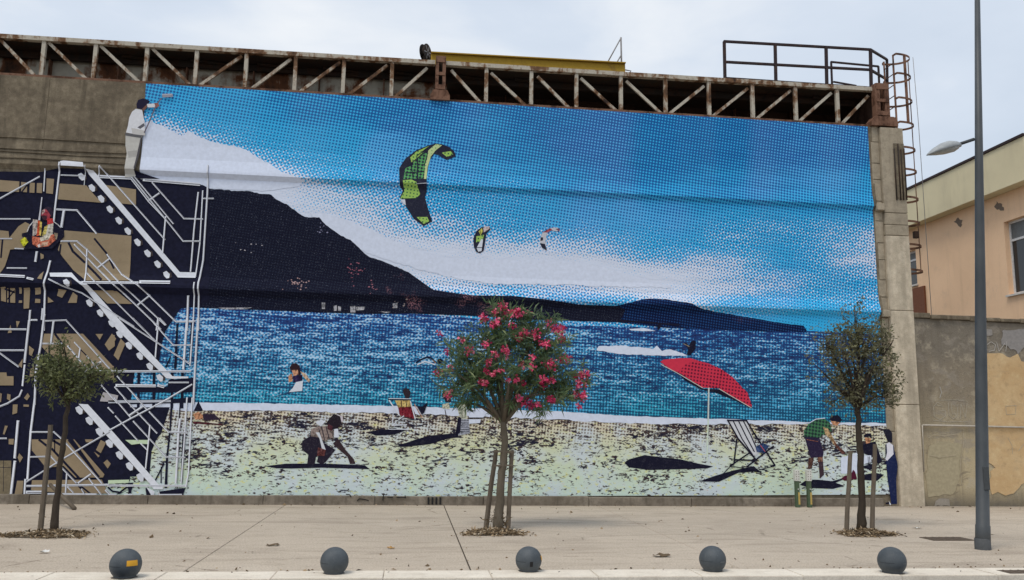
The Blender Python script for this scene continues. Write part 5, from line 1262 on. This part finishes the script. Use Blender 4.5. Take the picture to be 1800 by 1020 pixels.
hd = (lh - lc); L = hd.length; hd.normalize(); upv = Vector((0, 0, 1)); sd_ = hd.cross(upv).normalized(); nv = sd_.cross(hd).normalized()
if nv.z < 0: nv = -nv
def head(name, prof_w, top, bot, mat):
    bm = bmesh.new(); rings = []
    for t, w, hu, hd_ in prof_w:
        c = lc + hd * (L * t); ring = []
        for k in range(16):
            a = 2 * math.pi * k / 16
            h = (hu if math.sin(a) > 0 else hd_)
            ring.append(bm.verts.new(c + sd_ * (w * math.cos(a)) + nv * (h * math.sin(a))))
        rings.append(ring)
    for a, b in zip(rings[:-1], rings[1:]):
        for k in range(16): bm.faces.new((a[k], a[(k+1) % 16], b[(k+1) % 16], b[k]))
    bm.faces.new(rings[0][::-1]); bm.faces.new(rings[-1])
    bmesh.ops.recalc_face_normals(bm, faces=bm.faces)
    return from_bm(name, bm, mat, lamp, True)
head('lamp_head', [(-0.03, 0.04, 0.05, 0.03), (0.1, 0.10, 0.09, 0.03), (0.3, 0.14, 0.125, 0.02), (0.5, 0.15, 0.12, 0.02), (0.75, 0.12, 0.08, 0.015), (0.93, 0.06, 0.03, 0.01), (1.0, 0.015, 0.006, 0.004)], 0, 0, flat((0.33, 0.35, 0.36), 0.45))
head('lamp_glass', [(0.06, 0.06, 0.0, 0.05), (0.2, 0.10, 0.0, 0.075), (0.45, 0.12, 0.0, 0.07), (0.7, 0.095, 0.0, 0.045), (0.9, 0.04, 0.0, 0.02)], 0, 0, flat((0.40, 0.40, 0.38), 0.25))

# ------------------------------------------------------------------ two green and yellow posts with white perforated tops
for px, py, lab in ((1402, 888, 'left one of two green and yellow posts with white perforated tops'), (1423, 888.5, 'right one of two green and yellow posts with white perforated tops')):
    Y = D - 0.34; b = onY(px, py, Y)
    zt = onY(px - 1, 826, Y).z
    s = zt / 62.0
    root = empty('marker_post', (b.x, Y, 0)); tag(root, lab, 'post', 'green and yellow posts by the wall')
    w = 0.044
    box('shaft', b.x - w, b.x + w, Y - w, Y + w, 0.0, zt * 0.70, flat((0.075, 0.11, 0.065), 0.8), root, 0.006)
    bm = bmesh.new(); add_box(bm, b.x + 0.004, b.x + w + 0.002, Y - w - 0.003, Y - w - 0.0005, zt*0.08, zt*0.40); from_bm('yellow_stripe', bm, flat((0.45, 0.33, 0.10), 0.8), root)
    box('white_top', b.x - w - 0.012, b.x + w + 0.012, Y - w - 0.012, Y + w + 0.012, zt * 0.70, zt, flat((0.60, 0.60, 0.56), 0.6), root, 0.008)
    for i in (-1, 1):
        for j in range(4):
            zz = zt * (0.745 + 0.065 * j)
            box('hole', b.x + i*0.028 - 0.008, b.x + i*0.028 + 0.008, Y - w - 0.0145, Y - w - 0.0125, zz, zz + 0.018, flat((0.13, 0.12, 0.08)), root)
    p = onY(px + 1, 860, Y - w); box('bolt', p.x - 0.012, p.x + 0.012, Y - w - 0.02, Y - w, p.z - 0.012, p.z + 0.012, flat((0.5, 0.5, 0.48), 0.5), root)

# ------------------------------------------------------------------ trees
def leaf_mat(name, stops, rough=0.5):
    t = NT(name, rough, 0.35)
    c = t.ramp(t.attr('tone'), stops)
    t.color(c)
    tb = t.node('ShaderNodeBsdfTranslucent'); t.put(tb.inputs['Color'], c)
    mx = t.node('ShaderNodeMixShader'); mx.inputs[0].default_value = 0.38
    out = t.t.nodes['Material Output']
    t.t.links.new(t.b.outputs[0], mx.inputs[1]); t.t.links.new(tb.outputs[0], mx.inputs[2]); t.t.links.new(mx.outputs[0], out.inputs['Surface'])
    return t.m
def bark_mat(name, a, b):
    t = NT(name, 0.95, 0.1); p = t.co()
    n = t.noise(t.map(p, (1, 1, 0.25)), 30, 5, 0.7); n2 = t.noise(p, 6, 4)
    t.color(t.mix(t.rng(n, 0.35, 0.65), a, t.mix(n2, b, tuple(q*0.5 for q in a)))); t.bump(n, 0.01, 0.8); return t.m
M['bark'] = bark_mat('grey bark', (0.115, 0.095, 0.07), (0.21, 0.18, 0.14))
M['bark_dark'] = bark_mat('dark bark', (0.05, 0.04, 0.032), (0.10, 0.08, 0.062))
M['wood'] = bark_mat('weathered stake wood', (0.13, 0.105, 0.08), (0.22, 0.185, 0.145))

def leaves_mesh(name, base, dirs, length, width, tone, mat, parent):
    n = len(base)
    rnd = rng.normal(size=(n, 3))
    side = np.cross(dirs, rnd); side /= (np.linalg.norm(side, axis=1, keepdims=True) + 1e-9)
    nrm = np.cross(side, dirs)
    L = length[:, None]; W = width[:, None]
    droop = np.array([0, 0, -1.0])[None, :] * L * 0.12
    mid = base + dirs * L * 0.48 + nrm * L * 0.05
    v = np.stack([base, mid + side * W * 0.5 - nrm * W * 0.15, base + dirs * L + droop, mid - side * W * 0.5 - nrm * W * 0.15], axis=1).reshape(-1, 3)
    faces = np.arange(4 * n).reshape(-1, 4)
    me = bpy.data.meshes.new(name)
    me.vertices.add(4 * n); me.vertices.foreach_set('co', v.ravel())
    me.loops.add(4 * n); me.loops.foreach_set('vertex_index', faces.ravel())
    me.polygons.add(n); me.polygons.foreach_set('loop_start', np.arange(0, 4 * n, 4)); me.polygons.foreach_set('loop_total', np.full(n, 4))
    me.update(calc_edges=True)
    at = me.attributes.new('tone', 'FLOAT', 'POINT'); at.data.foreach_set('value', np.repeat(np.clip(tone, 0, 1), 4))
    return link(name, me, mat, parent)

def tree(name, label, base_px, trunk_px, blobs, nshoot, per, leaf, lm, bark, tr_r, shoot_len, spread, up=0.5, nlimb=9, flowers=None, group=None):
    g = onZ(*base_px); Y = g.y
    root = empty(name, (g.x, g.y, 0)); tag(root, label, 'tree', group)
    tp = [Vector((g.x, Y, -0.02))] + [onY(px, py, Y) for px, py in trunk_px]
    rad = [tr_r * (1.25 if i == 0 else 1.0 - 0.38 * i / len(tp)) for i in range(len(tp))]
    pts, rr = [], []
    for i in range(len(tp) - 1):
        for j in range(4):
            t = j / 4; q = tp[i].lerp(tp[i+1], t) + Vector((rng.normal(), rng.normal(), 0)) * tr_r * 0.12
            pts.append(q); rr.append((rad[i] + (rad[i+1] - rad[i]) * t) * rng.uniform(0.94, 1.06))
    pts.append(tp[-1]); rr.append(rad[-1])
    tube('trunk', pts, rr, bark, root, 10)
    crown_base = tp[-1]
    # volumes of the crown
    B = []
    for px, py, rx, ry, wgt in blobs:
        c = onY(px, py, Y); s = (onY(px + 1, py, Y) - c).length
        B.append((np.array(c), np.array((rx * s, (rx + ry) * 0.5 * s * 0.95, ry * s)), wgt))
    W = np.array([b[1].prod() ** 0.85 * b[2] for b in B]); W /= W.sum()
    ctr = sum(np.array(b[0]) * w for b, w in zip(B, W))
    sh, sd_ = [], []
    for k in range(nshoot):
        c, r, _ = B[rng.choice(len(B), p=W)]
        d = rng.normal(size=3); d /= np.linalg.norm(d)
        rad_ = rng.uniform(0.15, 1.0) ** 0.5 * rng.uniform(0.75, 1.1) * (1.22 if rng.uniform() < 0.09 else 1.0)
        p = c + d * r * rad_
        out = p - (ctr - np.array([0, 0, 0.25])); out /= np.linalg.norm(out) + 1e-6
        dirn = out * 0.7 + np.array([0, 0, up]) + rng.normal(size=3) * 0.45
        dirn /= np.linalg.norm(dirn)
        sh.append(p); sd_.append(dirn)
    sh, sd_ = np.array(sh), np.array(sd_)
    # limbs to a spread of shoots, twigs to the rest
    far = [int(rng.integers(nshoot))]
    for _ in range(nlimb - 1):
        dd = np.min(np.linalg.norm(sh[:, None] - sh[far][None], axis=2), axis=1); far.append(int(np.argmax(dd * rng.uniform(0.6, 1, nshoot))))
    ends = []
    for i in far:
        e_ = Vector(sh[i]) ; mid = crown_base.lerp(e_, 0.5) + Vector((0, 0, 0.08 + 0.12 * rng.uniform())) + Vector(rng.normal(size=3) * 0.05)
        st = crown_base + Vector((0, 0, -0.04 * rng.uniform(0, 2)))
        tube('limb', [st, st.lerp(mid, 0.5), mid, mid.lerp(e_, 0.55), e_], [tr_r * 0.55, tr_r * 0.45, tr_r * 0.32, tr_r * 0.2, tr_r * 0.08], bark, root, 6)
        ends += [mid, mid.lerp(e_, 0.5)]
    bm = bmesh.new(); E = np.array([list(q) for q in ends])
    for i in range(0, nshoot, 2):
        j = int(np.argmin(np.linalg.norm(E - sh[i], axis=1)))
        add_tube(bm, [E[j], (E[j] + sh[i]) / 2 + rng.normal(size=3) * 0.02, sh[i], sh[i] + sd_[i] * shoot_len * 0.8], [0.008, 0.006, 0.004, 0.002], 4, False)
    tw = from_bm('twigs', bm, bark, root); tw['kind'] = 'stuff'
    # leaves
    n = nshoot * per
    idx = np.repeat(np.arange(nshoot), per)
    t = rng.uniform(0, 1, n)
    base = sh[idx] + sd_[idx] * (t * shoot_len)[:, None] + rng.normal(size=(n, 3)) * spread
    d = sd_[idx] * 0.55 + rng.normal(size=(n, 3)) * 0.75
    d /= np.linalg.norm(d, axis=1, keepdims=True)
    ln = rng.uniform(leaf[0], leaf[1], n) * np.where(rng.uniform(size=n) < 0.25, 0.6, 1.0); wd = ln * rng.uniform(leaf[2], leaf[3], n)
    stone = rng.uniform(0, 1, nshoot)
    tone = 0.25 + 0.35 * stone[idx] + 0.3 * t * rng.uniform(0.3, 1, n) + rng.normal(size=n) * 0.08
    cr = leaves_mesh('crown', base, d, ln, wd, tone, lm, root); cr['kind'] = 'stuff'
    return root, Y, sh, sd_

oak_leaf = leaf_mat('holm oak leaf', [(0.0, (0.065, 0.065, 0.039)), (0.35, (0.117, 0.114, 0.065)), (0.65, (0.182, 0.176, 0.098)), (1.0, (0.312, 0.312, 0.143))])
young_leaf = leaf_mat('young oak leaf', [(0.0, (0.052, 0.062, 0.031)), (0.35, (0.098, 0.114, 0.052)), (0.65, (0.163, 0.182, 0.078)), (1.0, (0.286, 0.312, 0.124))])
ole_leaf = leaf_mat('oleander leaf', [(0.0, (0.037, 0.073, 0.040)), (0.4, (0.088, 0.144, 0.069)), (0.7, (0.156, 0.225, 0.100)), (1.0, (0.300, 0.338, 0.150))], 0.45)

tree('young_oak_tree', 'small young evergreen tree in front of the painted stairs', (95, 931), [(99, 880), (106, 820), (114, 760), (119, 705)],
     [(120,668,50,34,1),(100,642,28,30,1),(150,664,50,20,1),(112,628,16,22,.8),(120,690,42,18,1),(110,610,6,14,.4),(190,662,18,14,.6),(85,652,20,30,.9)],
     190, 19, (0.05, 0.10, 0.30, 0.45), young_leaf, M['bark_dark'], 0.052, 0.16, 0.04, 0.45, 8)
tree('holm_oak_tree', 'round crowned dark evergreen tree at the right end of the mural', (1515, 930), [(1516, 880), (1513, 800), (1509, 760), (1507, 715)],
     [(1507,640,48,52,1),(1490,605,46,36,1),(1530,600,42,36,1),(1543,645,34,42,1),(1468,645,26,45,.6),(1497,565,20,20,.55),(1503,545,8,16,.4),(1488,690,38,32,1),(1535,692,36,32,1),(1562,692,20,22,.6),(1560,612,20,30,.55),(1440,640,18,36,.22),(1575,700,10,16,.35),(1446,600,16,20,.2)],
     400, 19, (0.04, 0.085, 0.38, 0.6), oak_leaf, M['bark_dark'], 0.07, 0.17, 0.042, 0.4, 14)
olr, YO, osh, osd = tree('oleander_tree', 'pink flowering oleander tree standing before the middle of the mural', (875, 931), [(879, 880), (882, 830), (887, 780), (884, 738)],
     [(890,645,78,66,1),(832,650,48,44,1),(950,648,56,50,1),(900,595,52,40,1),(808,672,30,26,.8),(855,700,55,26,1),(955,695,58,26,1),(1000,672,28,36,.8),(785,600,14,16,.5),(935,600,38,36,1),(893,560,30,14,.7),(965,585,24,26,.7),(822,610,12,20,.5)],
     330, 26, (0.12, 0.24, 0.10, 0.16), ole_leaf, M['bark'], 0.075, 0.24, 0.03, 0.55, 14)
# flower heads
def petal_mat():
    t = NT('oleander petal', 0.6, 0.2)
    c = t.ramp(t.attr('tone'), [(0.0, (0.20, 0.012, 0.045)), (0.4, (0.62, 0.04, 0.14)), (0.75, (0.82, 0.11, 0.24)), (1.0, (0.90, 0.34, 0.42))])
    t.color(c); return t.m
pet = petal_mat()
O5 = tr(750, 520, 4.25)
FL = [(570,75,1.0),(575,100,1.0),(520,130,.8),(605,145,1.1),(640,130,1),(690,125,1.1),(760,140,.9),(425,170,.9),(495,215,.9),(530,190,.7),(650,225,.7),(735,285,.9),(690,310,.9),(815,290,1.1),(925,210,.9),(965,250,.9),(1005,250,1),(1005,320,1),(890,360,1),(850,350,.7),(445,365,1),(305,410,1.1),(330,395,.7),(510,440,1.1),(590,400,.8),(600,430,1.1),(462,490,.7),(785,465,.7),(785,530,.8),(720,520,.6),(935,510,1.2),(890,500,.8),(1055,475,1),(1020,470,.9),(180,540,.8),(85,575,1.1),(160,735,1.3),(555,555,.7),(498,580,.6),(450,555,.9),(605,628,.6),(675,622,.9),(925,635,.9),(870,620,.9),(1135,605,1),(1185,590,1),(1140,655,.8),(1180,660,.9),(1120,735,.8),(1175,740,.8),(1175,770,.7),(690,765,.7),(830,810,.7),(760,800,1.2),(720,800,.8),(785,820,1),(405,640,.7),(440,655,.7),(920,770,.8),(1130,825,.5),(95,280,.7),(150,415,.7),(260,330,.6),(640,220,.6),(870,665,.9),(720,650,.7),(940,780,.7)]
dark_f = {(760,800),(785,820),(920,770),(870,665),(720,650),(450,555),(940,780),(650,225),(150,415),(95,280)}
for fx, fy, s in FL:
    (px, py), = O5([(fx, fy)])
    c = onY(px, py, YO)
    # depth: in front of the crown surface at that spot
    d2 = (osh[:, 0] - c.x) ** 2 + (osh[:, 2] - c.z) ** 2
    near = osh[d2 < 0.18 ** 2]
    yy = (np.percentile(near[:, 1], 4) - 0.05) if len(near) > 3 else YO + rng.uniform(-0.2, 0.2)
    c = np.array(onY(px, py, yy))
    s = s * rng.uniform(0.9, 1.25) * (1.2 if fy < 330 or fx > 880 else 1.0); n = int(26 * s * s) + 8; rad_ = 0.070 * s
    dk = (fx, fy) in dark_f
    u = rng.normal(size=(n, 3)); u /= np.linalg.norm(u, axis=1, keepdims=True)
    base = c + u * rad_ * rng.uniform(0.03, 0.80, (n, 1))
    d = u + rng.normal(size=(n, 3)) * 0.5; d /= np.linalg.norm(d, axis=1, keepdims=True)
    ln = rng.uniform(0.04, 0.07, n) * (0.8 if dk else 1); wd = ln * rng.uniform(0.6, 0.95, n)
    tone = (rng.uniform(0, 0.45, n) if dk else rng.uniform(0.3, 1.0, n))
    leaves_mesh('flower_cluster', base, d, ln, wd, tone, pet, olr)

# shoots at the foot of the oleander
bm = bmesh.new()
g0 = onZ(875, 931)
n = 90
base = np.array(g0) + np.c_[rng.normal(size=n) * 0.10, rng.normal(size=n) * 0.08, np.abs(rng.normal(size=n)) * 0.14 + 0.02]
d = rng.normal(size=(n, 3)) * 0.5 + np.array([0, 0, 0.7]); d /= np.linalg.norm(d, axis=1, keepdims=True)
sk = leaves_mesh('sucker_leaves', base, d, rng.uniform(0.06, 0.13, n), rng.uniform(0.015, 0.03, n), rng.uniform(0, 1, n), leaf_mat('dry sucker leaf', [(0, (0.07, 0.05, 0.03)), (1, (0.24, 0.17, 0.09))]), olr)
sk['kind'] = 'stuff'

# ------------------------------------------------------------------ stakes
def stake(b, t, lab, r=0.042, extra=None):
    g = onZ(*b); tp = onY(*t, g.y + 0.02)
    root = empty('wooden_stake', g); tag(root, lab, 'stake', 'wooden stakes beside the trees')
    bm = bmesh.new()
    ax = (tp - g)
    pts = [g + Vector((0, 0, -0.03))] + [g + ax * k + Vector((rng.normal() * 0.006, 0, 0)) for k in (0.3, 0.6, 0.85)] + [tp]
    add_tube(bm, pts, [r * 1.08, r, r * 0.98, r * 0.94, r * 0.9], 8)
    bmesh.ops.recalc_face_normals(bm, faces=bm.faces)
    from_bm('pole', bm, M['wood'], root)
    return root, g
stake((71, 931), (89, 747), 'grey wooden stake left of the small young tree')
stake((854, 928), (872, 791), 'leaning wooden stake left of the oleander trunk')
so, sg = stake((893, 931), (900.5, 792), 'dark wooden stake right of the oleander trunk', 0.038)
stake((1488, 932), (1495, 793), 'wooden stake left of the right evergreen tree')
stake((1533, 932), (1538, 781), 'taller wooden stake right of the right evergreen tree')
for ya, yb in ((793, 795), (819, 818)):
    a, b = onY(868, ya, sg.y - 0.05), onY(902, yb, sg.y - 0.05)
    bar('tie_batten', a, b, 0.028, 0.02, M['wood'], so)
# a loose stick leaning at the wall by the left tree
g = onZ(131, 897); a = onY(88, 852, D - 0.25); b = Vector((g.x, g.y, 0.03))
st = tube('fallen_stick', [a, a.lerp(b, 0.5), b], [0.035, 0.038, 0.04], M['wood'], None, 8)
tag(st, 'broken wooden stick leaning behind the small left tree', 'stick')
bb = Vector((g.x, g.y, 0.0))

# ------------------------------------------------------------------ tree pits: soil and dry leaf litter
def litter_mat(name, stops):
    t = NT(name, 0.9, 0.15); t.color(t.ramp(t.attr('tone'), stops)); return t.m
lit = litter_mat('dry leaf litter', [(0, (0.075, 0.055, 0.035)), (0.45, (0.24, 0.17, 0.10)), (0.8, (0.40, 0.30, 0.19)), (1, (0.58, 0.50, 0.38))])
soil = concrete('pit soil', (0.20, 0.155, 0.11), (0.12, 0.095, 0.07), 3, 0.1, 0.7)
for (px, py, rx, ry, hh, lab) in ((86, 942, 0.60, 0.33, 0.05, 'patch of dry leaf litter under the small left tree'), (870, 939, 0.46, 0.27, 0.06, 'square of dry leaf litter under the oleander'), (1522, 941, 0.46, 0.26, 0.08, 'mound of dry leaf litter under the right evergreen tree')):
    c = onZ(px, py)
    root = empty('leaf_litter', (c.x, c.y, 0)); tag(root, lab, 'leaf litter')
    bm = bmesh.new(); rings = []
    for j, f in enumerate((0.0, 0.35, 0.7, 1.0)):
        rings.append([bm.verts.new((c.x + rx*f*math.cos(a)*(1+0.12*math.sin(3*a+px)), c.y + ry*f*math.sin(a)*(1+0.1*math.cos(2*a)), 0.006 + hh*(1-f*f)*0.6 + (rng.normal()*0.006 if 0 < f < 1 else 0))) for a in np.linspace(0, 2*math.pi, 29)[:-1]] if f else [bm.verts.new((c.x, c.y, 0.006 + hh*0.6))])
    for k in range(28): bm.faces.new((rings[0][0], rings[1][k], rings[1][(k+1) % 28]))
    for a, b in zip(rings[1:-1], rings[2:]):
        for k in range(28): bm.faces.new((a[k], b[k], b[(k+1) % 28], a[(k+1) % 28]))
    from_bm('soil', bm, soil, root, True)
    n = 1500
    an = rng.uniform(0, 2*math.pi, n); f = rng.uniform(0, 1, n) ** 0.55 * (1.0 + 0.22 * np.sin(an * 3 + px) + 0.15 * np.sin(an * 7)) * np.where(rng.uniform(size=n) < 0.12, 1.35, 1.0)
    base = np.c_[c.x + rx*f*np.cos(an), c.y + ry*f*np.sin(an), 0.012 + hh*np.clip(1-f*f, 0, 1)*0.75 + rng.uniform(0, 0.02, n)]
    d = rng.normal(size=(n, 3)) * np.array([1, 1, 0.35]); d /= np.linalg.norm(d, axis=1, keepdims=True)
    o = leaves_mesh('dry_leaves', base, d, rng.uniform(0.03, 0.10, n), rng.uniform(0.012, 0.035, n), rng.uniform(0, 1, n) ** 1.2, lit, root); o['kind'] = 'stuff'

# ------------------------------------------------------------------ scattered bits on the pavement
n = 330
X = rng.uniform(-13, 14, n); Yv = kerb_y(0) - 0.3 + (D - kerb_y(0)) * rng.uniform(0, 1, n) ** 1.35
n2 = 160
X = np.r_[X, rng.uniform(-13, 14, n2)]; Yv = np.r_[Yv, kerb_y(0) - 0.05 + np.abs(rng.normal(size=n2)) * 0.10]
n3 = 130
X = np.r_[X, rng.uniform(-13, 14, n3)]; Yv = np.r_[Yv, D - 0.14 - np.abs(rng.normal(size=n3)) * 0.12]
N_ = len(X)
base = np.c_[X, Yv, np.full(N_, 0.012)]
d = rng.normal(size=(N_, 3)) * np.array([1, 1, 0.12]); d /= np.linalg.norm(d, axis=1, keepdims=True)
sz = rng.uniform(0.02, 0.055, N_) * np.where(rng.uniform(size=N_) < 0.08, 2.0, 1.0)
scat = leaves_mesh('scattered_leaves', base, d, sz, sz * rng.uniform(0.4, 0.8, N_), rng.uniform(0, 1, N_) ** 2.2 * 0.85, lit, None)
tag(scat, 'small dry leaves and crumbs scattered over the pavement', 'leaves', kind='stuff')
def crumple(name, px, py, s, mat, lab, cat, h=0.02):
    g = onZ(px, py); bm = bmesh.new()
    bmesh.ops.create_grid(bm, x_segments=4, y_segments=3, size=1)
    for v in bm.verts: v.co = Vector((g.x + v.co.x*s + rng.normal()*s*0.12, g.y + v.co.y*s*0.6 + rng.normal()*s*0.1, 0.008 + abs(rng.normal())*h))
    tag(from_bm(name, bm, mat, None), lab, cat)
wp = flat((0.66, 0.65, 0.62), 0.8)
crumple('paper_scrap', 77, 973, 0.06, wp, 'white paper scrap in front of the left leaf litter', 'paper')
crumple('paper_scrap', 1613, 930, 0.07, wp, 'white paper scrap right of the right evergreen tree', 'paper')
crumple('paper_scrap', 722, 882.5, 0.05, wp, 'white paper scrap at the foot of the mural', 'paper')
crumple('paper_scrap', 1500, 890, 0.08, wp, 'crumpled white paper at the wall behind the right tree', 'paper', 0.05)
crumple('dead_leaf', 687, 965, 0.05, flat((0.42, 0.25, 0.09)), 'single ochre dead leaf left of the middle bollard', 'leaf')
crumple('leaf_clump', 1162, 979, 0.10, flat((0.12, 0.085, 0.05)), 'dark clump of wet leaves left of the fourth bollard', 'leaves', 0.03)
crumple('leaf_clump', 480, 960, 0.08, flat((0.12, 0.085, 0.05)), 'dark leaf clump above the second bollard', 'leaves', 0.02)
def cover(px0, px1, py0, py1, lab, name='drain_cover'):
    a, b = onZ(px0, py1), onZ(px1, py0)
    root = empty(name, ((a.x+b.x)/2, (a.y+b.y)/2, 0)); tag(root, lab, 'drain cover')
    box('plate', a.x, b.x, a.y, b.y, -0.01, 0.010, flat((0.10, 0.075, 0.055), 0.8), root, 0.003)
    for k in range(5):
        xx = a.x + (b.x - a.x) * (k + 0.7) / 6
        box('rib', xx, xx + 0.02, a.y + 0.02, b.y - 0.02, 0.0105, 0.016, flat((0.15, 0.115, 0.09), 0.8), root)
cover(1642, 1688, 945, 951, 'rusty drain cover in the pavement beside the lamp post')
a = onZ(1776, 1009); 
cover(1776, 1830, 1003, 1010, 'dark drain grate in the kerb at the lower right corner')
